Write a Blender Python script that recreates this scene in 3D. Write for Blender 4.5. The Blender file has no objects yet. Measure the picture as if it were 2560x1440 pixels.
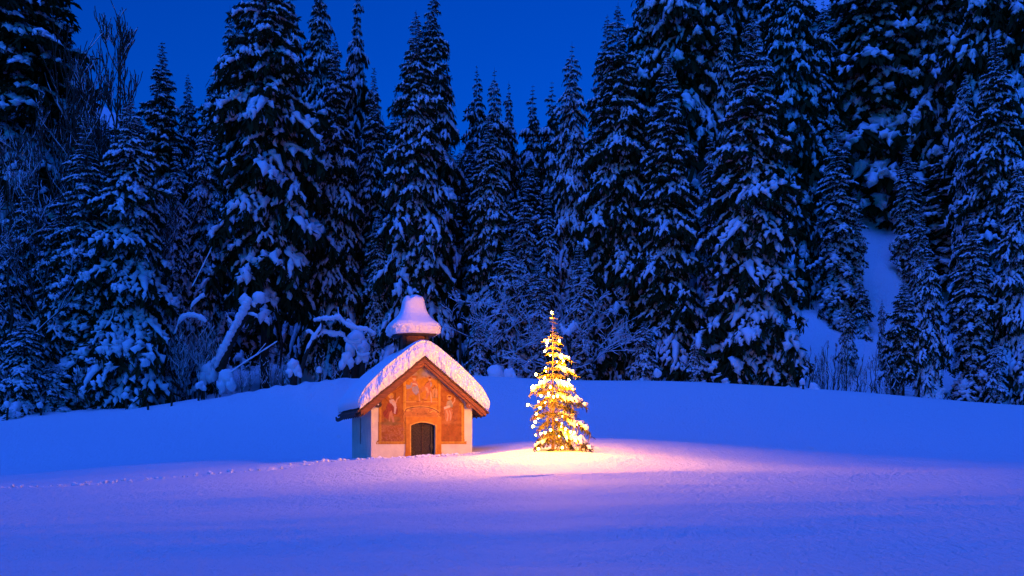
import bpy, bmesh, math, random
import numpy as np
from mathutils import Vector, Matrix, noise as mnoise
S = bpy.context.scene
C = S.collection
# ------------------------------------------------------------------ camera
ZC = 1.6                    # eye height above the z = 0 datum
FPX, HX, HY = 2400.0, 1280.0, 1105.0   # focal length and principal row, in photo pixels
cam = bpy.data.cameras.new('camera')
co = bpy.data.objects.new('camera', cam); C.objects.link(co)
co.location = (0, 0, ZC); co.rotation_euler = (math.radians(90), 0, 0)
cam.sensor_width = 36; cam.lens = 36 * FPX / 2560
cam.shift_y = (HY - 720) / 2560
cam.clip_start = 0.1; cam.clip_end = 2000
S.camera = co
# ------------------------------------------------------------------ dusk sky
w = bpy.data.worlds.new('World'); S.world = w; w.use_nodes = True
nt = w.node_tree; bg = nt.nodes['Background']
sky = nt.nodes.new('ShaderNodeTexSky'); sky.sky_type = 'NISHITA'; sky.sun_disc = False
sky.sun_elevation = math.radians(4); sky.sun_rotation = math.radians(200)
sky.ozone_density = 6; sky.air_density = 1.0; sky.dust_density = 0.2
# blue-hour white balance (the camera was balanced for lamp light)
bal = nt.nodes.new('ShaderNodeMix'); bal.data_type = 'RGBA'; bal.blend_type = 'MULTIPLY'
bal.inputs[0].default_value = 1
bal.inputs[7].default_value = (0.01, 0.68, 1.72, 1)
nt.links.new(sky.outputs[0], bal.inputs[6]); nt.links.new(bal.outputs[2], bg.inputs[0])
bg.inputs[1].default_value = 0.046
sun = bpy.data.lights.new('sun', 'SUN'); sun.energy = 0.74; sun.color = (0.03, 0.13, 1.0); sun.angle = math.radians(40)
so = bpy.data.objects.new('sun', sun); C.objects.link(so)
so.rotation_euler = (math.radians(24), 0, math.radians(-35))     # last light of the high sky, from the upper left
S.view_settings.view_transform = 'Standard'; S.view_settings.look = 'None'
S.view_settings.exposure = 1.8; S.view_settings.gamma = 1
BULB_POWER = 640.0
BULB_COLOR = (1.0, 0.34, 0.008)
# ------------------------------------------------------------------ helpers
PI = math.pi
def rgb(r, g, b): return (r, g, b, 1)
def mat(name, col, rough=.8, bump=None, vary=None, spec=.3, emit=None):
    m = bpy.data.materials.new(name); m.use_nodes = True
    n = m.node_tree.nodes; l = m.node_tree.links; p = n['Principled BSDF']
    p.inputs['Base Color'].default_value = rgb(*col); p.inputs['Roughness'].default_value = rough
    p.inputs['Specular IOR Level'].default_value = spec
    tc = n.new('ShaderNodeTexCoord')
    if vary:                                   # (scale, dark colour, amount)
        t = n.new('ShaderNodeTexNoise'); t.inputs['Scale'].default_value = vary[0]; t.inputs['Detail'].default_value = 5
        l.new(tc.outputs['Object'], t.inputs['Vector'])
        r = n.new('ShaderNodeMapRange'); r.inputs[1].default_value = .35; r.inputs[2].default_value = .65
        r.inputs[3].default_value = 0; r.inputs[4].default_value = vary[2]
        l.new(t.outputs[0], r.inputs[0])
        x = n.new('ShaderNodeMix'); x.data_type = 'RGBA'
        x.inputs[6].default_value = rgb(*col); x.inputs[7].default_value = rgb(*vary[1])
        l.new(r.outputs[0], x.inputs[0]); l.new(x.outputs[2], p.inputs['Base Color'])
    if bump:                                   # list of (scale, distance)
        prev = None
        for sc, d in bump:
            t = n.new('ShaderNodeTexNoise'); t.inputs['Scale'].default_value = sc; t.inputs['Detail'].default_value = 3
            l.new(tc.outputs['Object'], t.inputs['Vector'])
            b = n.new('ShaderNodeBump'); b.inputs['Distance'].default_value = d; b.inputs['Strength'].default_value = 1
            l.new(t.outputs[0], b.inputs['Height'])
            if prev: l.new(prev.outputs[0], b.inputs['Normal'])
            prev = b
        l.new(prev.outputs[0], p.inputs['Normal'])
    return m
M = {}
M['snow_ground'] = mat('snow_ground', (.81, .82, .84), .85, [(1.1, .06), (5, .05), (14, .04), (34, .03)], spec=.16)
def crust(m):
    n = m.node_tree.nodes; l = m.node_tree.links; p = n['Principled BSDF']
    prev = p.inputs['Normal'].links[0].from_node
    tc = n.new('ShaderNodeTexCoord'); mp = n.new('ShaderNodeMapping'); mp.inputs['Scale'].default_value = (1.7, .9, 1); mp.inputs['Rotation'].default_value = (0, 0, .10)
    t = n.new('ShaderNodeTexNoise'); t.inputs['Scale'].default_value = 3.2; t.inputs['Detail'].default_value = 7; t.inputs['Roughness'].default_value = .62
    l.new(tc.outputs['Object'], mp.inputs[0]); l.new(mp.outputs[0], t.inputs['Vector'])
    b = n.new('ShaderNodeBump'); b.inputs['Distance'].default_value = .11; l.new(t.outputs[0], b.inputs['Height']); l.new(prev.outputs[0], b.inputs['Normal']); l.new(b.outputs[0], p.inputs['Normal'])
crust(M['snow_ground'])
M['snow'] = mat('snow', (.80, .80, .82), .7, [(6, .03), (25, .01)], spec=.05)
M['snow_roof'] = mat('snow_roof', (.82, .82, .83), .7, [(18, .012), (45, .006)], spec=.05)
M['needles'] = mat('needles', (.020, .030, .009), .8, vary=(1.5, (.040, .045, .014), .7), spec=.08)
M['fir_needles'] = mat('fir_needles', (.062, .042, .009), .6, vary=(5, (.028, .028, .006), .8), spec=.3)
M['bark'] = mat('bark', (.055, .040, .024), .9, [(9, .04)], vary=(4, (.02, .015, .010), .8))
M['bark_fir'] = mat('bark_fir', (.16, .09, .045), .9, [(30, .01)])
M['twigs'] = mat('twigs', (.060, .042, .026), .9)
M['plaster'] = mat('plaster', (.76, .69, .50), .85, [(7, .012), (40, .004)], vary=(2.3, (.60, .53, .40), .7))
M['ochre'] = mat('ochre', (.58, .25, .025), .8, [(20, .006)], vary=(5, (.42, .15, .015), .8))
M['ochre_light'] = mat('ochre_light', (.74, .42, .07), .8, [(20, .006)], vary=(6, (.56, .27, .04), .8))
def woodmat(name, col, dark, scale=(1.2, 1.2, 18)):
    m = mat(name, col, .75)
    n = m.node_tree.nodes; l = m.node_tree.links; p = n['Principled BSDF']
    tc = n.new('ShaderNodeTexCoord'); mp = n.new('ShaderNodeMapping'); mp.inputs['Scale'].default_value = scale
    t = n.new('ShaderNodeTexNoise'); t.inputs['Scale'].default_value = 3; t.inputs['Detail'].default_value = 6
    l.new(tc.outputs['Object'], mp.inputs[0]); l.new(mp.outputs[0], t.inputs['Vector'])
    x = n.new('ShaderNodeMix'); x.data_type = 'RGBA'; x.inputs[6].default_value = rgb(*dark); x.inputs[7].default_value = rgb(*col)
    r = n.new('ShaderNodeMapRange'); r.inputs[1].default_value = .35; r.inputs[2].default_value = .62
    l.new(t.outputs[0], r.inputs[0]); l.new(r.outputs[0], x.inputs[0]); l.new(x.outputs[2], p.inputs['Base Color'])
    b = n.new('ShaderNodeBump'); b.inputs['Distance'].default_value = .01; l.new(t.outputs[0], b.inputs['Height']); l.new(b.outputs[0], p.inputs['Normal'])
    return m
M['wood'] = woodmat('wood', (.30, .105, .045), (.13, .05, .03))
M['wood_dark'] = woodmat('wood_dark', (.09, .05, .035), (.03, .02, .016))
M['shingle'] = woodmat('shingle', (.16, .08, .05), (.05, .03, .022), (6, 2, 6))
M['door_wood'] = woodmat('door_wood', (.070, .050, .042), (.025, .018, .016), (8, 2, 8))
M['iron'] = mat('iron', (.03, .028, .028), .5)
M['pane'] = mat('pane', (.02, .02, .025), .3)
M['cable'] = mat('cable', (.02, .05, .02), .5)

def mesh_np(name, V, F, m, parent=None, smooth=False, loc=None):
    """V (n,3); F = list of index arrays, each (k,3) or (k,4)"""
    me = bpy.data.meshes.new(name)
    V = np.asarray(V, dtype=np.float32)
    loops = np.concatenate([f.reshape(-1) for f in F]).astype(np.int32)
    tot = np.concatenate([np.full(len(f), f.shape[1], np.int32) for f in F])
    start = np.concatenate([[0], np.cumsum(tot)[:-1]]).astype(np.int32)
    me.vertices.add(len(V)); me.vertices.foreach_set('co', V.reshape(-1))
    me.loops.add(len(loops)); me.loops.foreach_set('vertex_index', loops)
    me.polygons.add(len(tot)); me.polygons.foreach_set('loop_start', start); me.polygons.foreach_set('loop_total', tot)
    me.update(calc_edges=True); me.validate()
    if smooth: me.polygons.foreach_set('use_smooth', np.ones(len(me.polygons), bool))
    me.materials.append(m)
    o = bpy.data.objects.new(name, me); C.objects.link(o)
    if parent: o.parent = parent
    if loc: o.location = loc
    return o
class MB:
    """collects shapes, builds ONE mesh object"""
    def __init__(s): s.v = []; s.f = []
    def add(s, vs, fs):
        k = len(s.v); s.v += [tuple(p) for p in vs]; s.f += [tuple(i + k for i in f) for f in fs]; return s
    def box(s, x0, x1, y0, y1, z0, z1):
        return s.add([(x0,y0,z0),(x1,y0,z0),(x1,y1,z0),(x0,y1,z0),(x0,y0,z1),(x1,y0,z1),(x1,y1,z1),(x0,y1,z1)],
            [(0,3,2,1),(4,5,6,7),(0,1,5,4),(1,2,6,5),(2,3,7,6),(3,0,4,7)])
    def prism(s, poly, y0, y1):
        """polygon in xz (counter-clockwise seen from -y), extruded in y"""
        n = len(poly)
        vs = [(x, y0, z) for x, z in poly] + [(x, y1, z) for x, z in poly]
        return s.add(vs, [tuple(range(n)), tuple(range(2*n-1, n-1, -1))] + [((i+1) % n, i, i+n, (i+1) % n + n) for i in range(n)])
    def tube(s, pts, rad, sides=6, caps=True):
        pts = [Vector(p) for p in pts]; n = len(pts); vs = []
        if not hasattr(rad, '__len__'): rad = [rad]*n
        up = Vector((.13, .21, 1)).normalized()
        for i, p in enumerate(pts):
            t = (pts[min(i+1, n-1)] - pts[max(i-1, 0)]).normalized()
            a = t.cross(up); a = a.normalized() if a.length > .05 else t.cross(Vector((1, 0, 0))).normalized()
            b = a.cross(t)
            for k in range(sides):
                an = 2*PI*k/sides; vs.append(p + (a*math.cos(an) + b*math.sin(an))*rad[i])
        fs = [(i*sides+k, i*sides+(k+1) % sides, (i+1)*sides+(k+1) % sides, (i+1)*sides+k) for i in range(n-1) for k in range(sides)]
        if caps: fs += [tuple(range(sides-1, -1, -1)), tuple(range((n-1)*sides, n*sides))]
        return s.add(vs, fs)
    def blob(s, c, r, seed=0, amp=.2, seg=10, ring=7, squash=1.0):
        c = Vector(c); vs = []; fs = []
        for i in range(ring+1):
            th = PI*i/ring
            for k in range(seg):
                ph = 2*PI*k/seg; d = Vector((math.sin(th)*math.cos(ph), math.sin(th)*math.sin(ph), math.cos(th)))
                q = 1 + amp*mnoise.noise(d*1.3 + Vector((seed*3.1, seed, 0)))*2
                vs.append(c + Vector((d.x*r[0], d.y*r[1], d.z*r[2]))*q)
        for i in range(ring):
            for k in range(seg):
                fs.append((i*seg+k, (i+1)*seg+k, (i+1)*seg+(k+1) % seg, i*seg+(k+1) % seg))
        return s.add(vs, fs)
    def build(s, name, m, parent=None, smooth=False, loc=None):
        me = bpy.data.meshes.new(name); me.from_pydata(s.v, [], s.f); me.update()
        if smooth: me.polygons.foreach_set('use_smooth', np.ones(len(me.polygons), bool))
        me.materials.append(m)
        o = bpy.data.objects.new(name, me); C.objects.link(o)
        if parent: o.parent = parent
        if loc: o.location = loc
        return o
def tag(o, label=None, cat=None, group=None, kind=None):
    if label: o['label'] = label
    if cat: o['category'] = cat
    if group: o['group'] = group
    if kind: o['kind'] = kind
    return o
def thing(name, loc, label, cat, group=None, rz=0):
    o = bpy.data.objects.new(name, None); C.objects.link(o); o.empty_display_size = .3
    o.location = loc; o.rotation_euler = (0, 0, rz); return tag(o, label, cat, group)
# value noise (vectorised)
def vnoise(x, y, seed=0):
    xi = np.floor(x).astype(np.int64); yi = np.floor(y).astype(np.int64); fx = x-xi; fy = y-yi
    fx = fx*fx*(3-2*fx); fy = fy*fy*(3-2*fy)
    def h(a, b):
        n = (a*374761393 + b*668265263 + seed*1442695041) & 0xffffffff
        n = ((n ^ (n >> 13))*1274126177) & 0xffffffff
        return ((n ^ (n >> 16)) & 0xffff)/65535.0*2-1
    return (h(xi, yi)*(1-fx)+h(xi+1, yi)*fx)*(1-fy)+(h(xi, yi+1)*(1-fx)+h(xi+1, yi+1)*fx)*fy
# ------------------------------------------------------------------ the snow field (height of the ground)
PXC = np.array([-300, 0, 450, 880, 1180, 1400, 1700, 2060, 2560, 2900.])
ROWS = [  # distance, photo row at which the ground lies in each column
 (14, [1410]*10),
 (17, [1345, 1342, 1338, 1333, 1331, 1330, 1330, 1331, 1333, 1334]),
 (20, [1315, 1312, 1302, 1290, 1282, 1279, 1278, 1279, 1282, 1284]),
 (23, [1285, 1281, 1268, 1254, 1246, 1243, 1242, 1243, 1246, 1248]),
 (26, [1262, 1256, 1240, 1226, 1220, 1218, 1217, 1218, 1222, 1224]),
 (28, [1246, 1240, 1225, 1212, 1205, 1203, 1202, 1203, 1206, 1208]),
 (30, [1232, 1227, 1211, 1195, 1186, 1180, 1178, 1180, 1186, 1190]),
 (33, [1224, 1216, 1198, 1176, 1160, 1146, 1164, 1176, 1181, 1185]),
 (36, [1216, 1208, 1184, 1162, 1146, 1126, 1146, 1167, 1177, 1181]),
 (40, [1208, 1200, 1172, 1151, 1139, 1113, 1122, 1148, 1169, 1176]),
 (46, [1198, 1191, 1160, 1146, 1116, 1097, 1103, 1130, 1156, 1166]),
 (53, [1215, 1210, 1182, 1166, 1140, 1120, 1126, 1150, 1172, 1180]),
 (60, [1190, 1184, 1156, 1144, 1118, 1098, 1101, 1120, 1142, 1152]),
 (70, [1112, 1102, 1082, 1062, 1042, 1036, 1036, 1046, 1072, 1082]),
 (80, [1044, 1038, 1005, 945, 938, 948, 952, 972, 1012, 1022])]
SLOPE = np.array([.55, .55, .42, .30, .28, .28, .45, .80, .80, .80])
YF = np.arange(14, 80.01, .25); PF = np.arange(-300, 2901, 20.)
_ys = np.array([r[0] for r in ROWS], float)
_E = np.array([(HY-np.array(r[1], float))*r[0]/FPX for r in ROWS])
def hermite(xs, vs, x):                     # monotone-ish cubic through (xs, vs) along axis 0
    d = np.diff(vs, axis=0)/np.diff(xs)[:, None]
    m = np.zeros_like(vs); m[0] = d[0]; m[-1] = d[-1]
    h = np.diff(xs)[:, None]
    m[1:-1] = (d[:-1]*h[1:]+d[1:]*h[:-1])/(h[1:]+h[:-1])
    i = np.clip(np.searchsorted(xs, x, side='right')-1, 0, len(xs)-2)
    t = ((x-xs[i])/(xs[i+1]-xs[i]))[:, None]; hh = (xs[i+1]-xs[i])[:, None]
    return vs[i]*(2*t**3-3*t**2+1)+m[i]*hh*(t**3-2*t**2+t)+vs[i+1]*(-2*t**3+3*t**2)+m[i+1]*hh*(t**3-t**2)
_T = hermite(_ys, _E, YF)                   # (nY, cols)
TAB = hermite(PXC, _T.T, PF)                # (nP, nY)
SLT = hermite(PXC, SLOPE[:, None], PF)[:, 0]
TRAIL = [(-60, 29.5), (0, 30.5), (230, 33), (450, 34.6), (700, 36.3), (880, 38.3), (980, 39.2), (1060, 39.9), (1140, 40.4)]
TRAIL_XY = np.array([((p-HX)*Y/FPX, Y) for p, Y in TRAIL])
TRACK = [(1235, 28.7), (1300, 29.0), (1400, 29.25), (1500, 29.45), (1600, 29.6), (1720, 29.75)]
TRACK_XY = np.array([((p-HX)*Y/FPX, Y) for p, Y in TRACK])
def polydist(X, Y, P):
    d = np.full(X.shape, 1e9)
    for a, b in zip(P[:-1], P[1:]):
        ab = b-a; t = np.clip(((X-a[0])*ab[0]+(Y-a[1])*ab[1])/(ab@ab), 0, 1)
        d = np.minimum(d, np.hypot(X-a[0]-t*ab[0], Y-a[1]-t*ab[1]))
    return d
def ground(X, Y, detail=True):
    X = np.atleast_1d(np.asarray(X, float)); Y = np.atleast_1d(np.asarray(Y, float))
    yy = np.clip(Y, 14, 80); px = np.clip(HX+FPX*X/np.maximum(Y, 14), -300, 2899.9)
    a = (px+300)/20; ai = np.clip(a.astype(int), 0, len(PF)-2); fa = a-ai
    b = (yy-14)/.25; bi = np.clip(b.astype(int), 0, len(YF)-2); fb = b-bi
    E = (TAB[ai, bi]*(1-fa)+TAB[ai+1, bi]*fa)*(1-fb)+(TAB[ai, bi+1]*(1-fa)+TAB[ai+1, bi+1]*fa)*fb
    sl = SLT[ai]*(1-fa)+SLT[ai+1]*fa
    d = np.maximum(Y-80, 0)
    E = E + np.where(d > 0, -.25*np.minimum(d, 4)/4*(1), 0) + sl*np.maximum(d-7, 0)**2/(np.maximum(d-7, 0)+9)
    E = E + np.where(d > 2, np.minimum((d-2)/8, 1)*(.25*vnoise(X/1.7, Y/1.7, 5)+.6*vnoise(X/4, Y/4, 3)+.9*vnoise(X/11, Y/11, 4)), 0)
    E = np.where(Y < 14, E*1 + (14-np.maximum(Y, -30))*.006, E)
    E = E + np.clip((Y-74)/4, 0, 1)*np.clip((84-Y)/2, 0, 1)*np.clip((-X-9)/3, 0, 1)*(.22*np.abs(vnoise(X/1.3, Y/1.3, 61))+.12*vnoise(X/.6, Y/.6, 62))
    # wind-packed waves of the foreground
    m = np.clip((Y-8)/6, 0, 1)*np.clip((60-Y)/15, 0, 1)
    q = Y-.11*X
    E = E + m*(.085*vnoise(X/15, q/2.8, 7)+.04*vnoise(X/6, q/1.2, 8)+.03*vnoise(X/2.4, q/.9, 9))
    if detail:
        dt = polydist(X, Y, TRAIL_XY) + .12*vnoise(X*1.2, Y*1.2, 20)
        k = np.exp(-(dt/.27)**2)
        E = E - k*(.15+.16*vnoise(X*2.6, Y*2.6, 21)+.05*vnoise(X*6, Y*6, 22)) + .05*np.exp(-((dt-.42)/.16)**2)*(.5+vnoise(X*4, Y*4, 23))
        dt = polydist(X, Y, TRACK_XY)
        E = E - .22*np.exp(-(dt/.18)**2)*np.clip(.45+vnoise(X*1.3, Y*.3, 31), 0, 1) + .03*np.exp(-((dt-.3)/.12)**2)
    return E + ZC
def G(x, y): return float(ground(x, y)[0])
def at(px, Y, dz=0.0):                       # point on the ground under a photo column
    X = (px-HX)*Y/FPX; return Vector((X, Y, G(X, Y)+dz))
def pt(px, py, Y): return Vector(((px-HX)*Y/FPX, Y, ZC+(HY-py)*Y/FPX))
def axis(lo, a, b, hi, fine, coarse):
    v = [a]
    while v[-1] < b: v.append(v[-1]+fine)
    s = fine; r = [v[-1]]
    while r[-1] < hi: s = min(s*1.15, coarse); r.append(r[-1]+s)
    s = fine; l = [a]
    while l[-1] > lo: s = min(s*1.15, coarse); l.append(l[-1]-s)
    return np.array(l[::-1][:-1]+v+r[1:])
gx = axis(-260, -20, 17, 260, .13, 2.0); gy = axis(-40, 17, 48, 330, .13, 1.2)
GX, GY = np.meshgrid(gx, gy); GZ = ground(GX.ravel(), GY.ravel())
nx, ny = len(gx), len(gy)
ii = (np.arange(ny-1)[:, None]*nx+np.arange(nx-1)[None, :]).ravel()
g = mesh_np('snow_ground', np.stack([GX.ravel(), GY.ravel(), GZ], 1), [np.stack([ii, ii+1, ii+nx+1, ii+nx], 1)], M['snow_ground'], smooth=True)
tag(g, 'snow-covered meadow rising to the wooded hillside', kind='structure')
# ------------------------------------------------------------------ conifers
def blob_strip(P, W, Hh, rng, sides=5):
    """closed snow pad along the points P; W half-width, Hh height; returns V, quads"""
    n = len(P); T = np.gradient(P, axis=0); T /= np.linalg.norm(T, axis=1)[:, None]+1e-9
    side = np.cross(T, [0, 0, 1.]); side /= np.linalg.norm(side, axis=1)[:, None]+1e-9
    up = np.cross(side, T)
    an = np.arange(sides)*2*PI/sides + PI/2
    ca, sa = np.cos(an), np.sin(an)
    sa = np.where(sa < 0, sa*.35, sa)
    jit = rng.uniform(.55, 1.4, (n, sides))
    V = P[:, None]+side[:, None]*(ca*jit)[..., None]*W[:, None, None]+up[:, None]*((sa*jit+.25))[..., None]*Hh[:, None, None]
    V = V.reshape(-1, 3); i = np.arange(n-1)[:, None]*sides; k = np.arange(sides)[None]
    F = np.stack([i+k, i+(k+1) % sides, i+sides+(k+1) % sides, i+sides+k], -1).reshape(-1, 4)
    return V, F
def branch_template(rng, twigs=7, droop=.35, snow=.8, fat=1.0, leaf=1.0, hang=.5, dens=6, leafw=1.0):
    """unit branch along +x; returns (needle V,F), (wood V,F), (snow V,F)"""
    nV, nF, sV, sF = [], [], [], []; c = [0, 0]
    def ax(s): return np.array([s*(1-.12*droop*s), .03*math.sin(s*5+ph), .10*s-droop*s**1.7])
    ph = rng.uniform(0, 6)
    def leaves(P, ln, n):
        k = rng.integers(0, len(P)-1, n); t = rng.uniform(0, 1, n)[:, None]
        b = P[k]*(1-t)+P[k+1]*t
        d = P[k+1]-P[k]; d /= np.linalg.norm(d, axis=1)[:, None]+1e-9
        d = d*rng.uniform(.2, 1.0, (n, 1))+rng.normal(0, .45, (n, 3))+np.array([0, 0, -1.])*rng.uniform(.1, 1.4, (n, 1))*hang*1.6
        d /= np.linalg.norm(d, axis=1)[:, None]
        L = ln*rng.uniform(.5, 1.3, (n, 1))
        sd = np.cross(d, rng.normal(0, 1, (n, 3))); sd /= np.linalg.norm(sd, axis=1)[:, None]+1e-9
        wd = L*.16*leafw
        V = np.stack([b-sd*wd*.5, b+sd*wd*.5, b+d*L*.6+sd*wd*.8, b+d*L, b+d*L*.6-sd*wd*.8], 1)
        f = np.arange(n)[:, None]*5
        nF.append(np.concatenate([f+np.array([0, 1, 2, 4]), ]).astype(int)+c[0])
        nF3.append(f+np.array([4, 2, 3])+c[0]); nV.append(V.reshape(-1, 3)); c[0] += n*5
    nF3 = []
    def pad(P, w0, h0):
        # clumped, ragged pad
        m7 = 8; tt = np.linspace(0, len(P)-1, m7); i0 = np.minimum(tt.astype(int), len(P)-2); fr = (tt-i0)[:, None]
        P = P[i0]*(1-fr)+P[i0+1]*fr; P = P+rng.normal(0, 1, P.shape)*np.array([.006, .010, .004])*fat
        n = len(P); s = np.linspace(0, 1, n); env = np.sin(PI*np.clip(s*.92+.06, 0, 1))**.6
        env = env*rng.choice([.35, .7, 1., 1.15, 1.4], n); env[0] *= .2; env[-1] *= .15
        V, F = blob_strip(P, w0*env, h0*env, rng); sF.append(F+c[1]); sV.append(V); c[1] += len(V)
    m = 9; A = np.array([ax(s) for s in np.linspace(0.04, 1, m)])
    leaves(A[2:], .11*leaf, dens*3)
    # snow lying along the main axis in one to three clumps
    s0 = rng.uniform(.05, .2)
    while s0 < .93:
        s1 = min(1.0, s0+rng.uniform(.25, .7))
        if rng.random() < snow+.3: pad(np.array([ax(s) for s in np.linspace(s0, s1, 5)])+[0, 0, .01], .050*fat*rng.uniform(.7, 1.3), .055*fat)
        s0 = s1+rng.uniform(.0, .08)
    for i in range(twigs):
        s = .14+.80*(i+rng.uniform(.1, .9))/twigs
        for sg in (-1, 1):
            tl = (.42*(1-.62*s)+.05)*rng.uniform(.65, 1.2); an = sg*math.radians(rng.uniform(32, 62))
            dr = droop*rng.uniform(.5, 1.3)+hang*.5
            b = ax(s); d = np.array([math.cos(an), math.sin(an), -.25*droop*s])
            P = np.array([b+d*tl*t+np.array([0, 0, -dr*tl*t**1.6]) for t in np.linspace(0, 1, 5)])
            leaves(P, .13*leaf, dens)
            if rng.random() < snow:
                lo = rng.uniform(0, .35); hi = rng.uniform(.75, 1.02)
                Q = np.array([b+d*tl*t+np.array([0, 0, -dr*tl*t**1.6+.012]) for t in np.linspace(lo, hi, 5)])
                pad(Q, .042*fat*rng.uniform(.7, 1.35), .042*fat)
    wV = []; r = np.linspace(.014, .004, m)
    for k in range(3):
        a = 2*PI*k/3; wV.append(A+np.stack([r*0, np.cos(a)*r, np.sin(a)*r], 1))
    wV = np.stack(wV, 1).reshape(-1, 3); i = np.arange(m-1)[:, None]*3; k = np.arange(3)[None]
    wF = np.stack([i+k, i+(k+1) % 3, i+3+(k+1) % 3, i+3+k], -1).reshape(-1, 4)
    nV = np.concatenate(nV); sVc = np.concatenate(sV) if sV else np.zeros((0, 3)); sFc = np.concatenate(sF) if sF else np.zeros((0, 4), int)
    return dict(nV=nV, nQ=np.concatenate(nF), nT=np.concatenate(nF3), wV=wV, wF=wF, sV=sVc, sF=sFc)
def conifer_meshes(H, R, seed, dz=.5, per=5, z0=.04, templates=None, tip_up=.4, low_droop=-.5, power=.85, snow_w=1, irregular=.33,
                   lenfun=None, trunk_r=None, mats=('bark', 'needles', 'snow'), name='spruce_tree', lean=0.0, dead=0):
    rng = np.random.default_rng(seed); NV, NQ, NT, WV, WF, SV, SF = [], [], [], [], [], [], []; cn = cw = cs = 0
    z = H*z0; whorls = []
    while z < H*.985:
        whorls.append(z); f = z/H; z += dz*(1-.55*f)*rng.uniform(.75, 1.25)
    for z in whorls:
        f = z/H; L0 = R*min((1-f)**power, 1.75*(1-f)) + .006*H*(1-f)+.12
        # uneven outline: some storeys reach farther than others
        L0 *= 1+irregular*math.sin(z*2.1+seed)*.6
        n = max(3, int(round(per*(1 if f < .9 else .7)))); a0 = rng.uniform(0, 2*PI)
        for k in range(n):
            az = a0+2*PI*k/n+rng.normal(0, .18); L = L0*rng.uniform(1-irregular*1.3, 1+irregular*.7)
            if lenfun: L = lenfun(z, az)*rng.uniform(.8, 1.08)
            if L < .05: continue
            T = templates[rng.integers(len(templates))]
            el = low_droop+(tip_up-low_droop)*f**1.4+rng.normal(0, .08)
            ce, se = math.cos(el), math.sin(el); ca, sa = math.cos(az), math.sin(az)
            roll = rng.normal(0, .15)
            Mt = np.array([[ca*ce, -sa, -ca*se], [sa*ce, ca, -sa*se], [se, 0, ce]])@np.array([[1, 0, 0], [0, math.cos(roll), -math.sin(roll)], [0, math.sin(roll), math.cos(roll)]])
            off = np.array([lean*z*z/H, 0, z+rng.uniform(-.1, .1)*dz])
            # pads keep a real thickness on short branches
            fl = rng.choice([-1, 1])
            def tr(V): return (V*[L, L*fl, L])@Mt.T+off
            NV.append(tr(T['nV'])); NQ.append(T['nQ']+cn); NT.append(T['nT']+cn); cn += len(T['nV'])
            WV.append(tr(T['wV'])); WF.append(T['wF']+cw); cw += len(T['wV'])
            if len(T['sV']) and rng.random() < snow_w: SV.append(tr(T['sV'])); SF.append(T['sF']+cs); cs += len(T['sV'])
    # trunk
    tr_ = trunk_r or H*.011; m = 14; zz = np.linspace(-1.0, H*.99, m); sd = 8
    rr = tr_*(1-np.clip(zz, 0, H)/H*.97)+tr_*.35*np.exp(-np.clip(zz, 0, 9)/.6)
    an = np.arange(sd)*2*PI/sd
    TV = np.stack([rr[:, None]*np.cos(an)+lean*(zz*zz/H)[:, None], rr[:, None]*np.sin(an), np.repeat(zz[:, None], sd, 1)], -1).reshape(-1, 3)
    i = np.arange(m-1)[:, None]*sd; k = np.arange(sd)[None]
    TF = np.stack([i+k, i+(k+1) % sd, i+sd+(k+1) % sd, i+sd+k], -1).reshape(-1, 4)
    for q in range(dead):        # bare dead limbs below the crown
        zq = H*z0*rng.uniform(.25, 1); az = rng.uniform(0, 2*PI); L = R*rng.uniform(.3, .8)
        P = np.array([[math.cos(az)*L*t, math.sin(az)*L*t, zq-.25*L*t*t] for t in np.linspace(0, 1, 5)])
        r = np.linspace(.04, .012, 5); vv = np.stack([P+np.stack([r*0+math.cos(a)*0, math.cos(a)*r, math.sin(a)*r], 1) for a in (0, 2.1, 4.2)], 1).reshape(-1, 3)
        i2 = np.arange(4)[:, None]*3; k2 = np.arange(3)[None]
        f2 = np.stack([i2+k2, i2+(k2+1) % 3, i2+3+(k2+1) % 3, i2+3+k2], -1).reshape(-1, 4)
        WV.append(vv); WF.append(f2+cw); cw += len(vv)
    WV.insert(0, TV); WF = [TF]+[f+len(TV) for f in WF]
    return dict(trunk=(np.concatenate(WV), [np.concatenate(WF)]), crown=(np.concatenate(NV), [np.concatenate(NQ), np.concatenate(NT)]),
                snow=(np.concatenate(SV), [np.concatenate(SF)]))
def make_conifer(P, mats=('bark', 'needles', 'snow')):
    root = bpy.data.objects.new('tree', None); C.objects.link(root)
    for nm, mt in zip(('trunk', 'crown', 'snow'), mats):
        mesh_np(nm, P[nm][0], P[nm][1], M[mt], root, smooth=(nm != 'crown'))
    return root
rg = np.random.default_rng(5)
T_LONG = [branch_template(rg, 7, rg.uniform(.25, .5), .50, 1.25, 1.3, .55, 9) for _ in range(9)]
T_HEAVY = [branch_template(rg, 7, rg.uniform(.4, .7), .60, 1.4, 1.3, .7, 9) for _ in range(7)]
T_THIN = [branch_template(rg, 8, rg.uniform(.2, .4), .42, 1.1, 1.3, .45, 9) for _ in range(7)]
T_FAR = [branch_template(rg, 5, rg.uniform(.3, .6), .44, 1.7, 1.7, .6, 6, 1.5) for _ in range(6)]
PROTO = {}
def proto(key, **k): PROTO[key] = conifer_meshes(**k)
proto('a', H=30, R=4.6, seed=11, dz=.62, per=6, templates=T_LONG+T_HEAVY[:2], power=0.55)
proto('b', H=30, R=4.6, seed=12, dz=.62, per=6, templates=T_LONG+T_THIN, power=0.5, low_droop=-.6)
proto('c', H=30, R=4.8, seed=13, dz=.75, per=5, templates=T_HEAVY+T_LONG[:3], power=0.65, low_droop=-.75)
proto('d', H=30, R=5.0, seed=14, dz=.7, per=5, z0=.24, templates=T_LONG, power=0.45, low_droop=-.45, dead=22)
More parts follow.
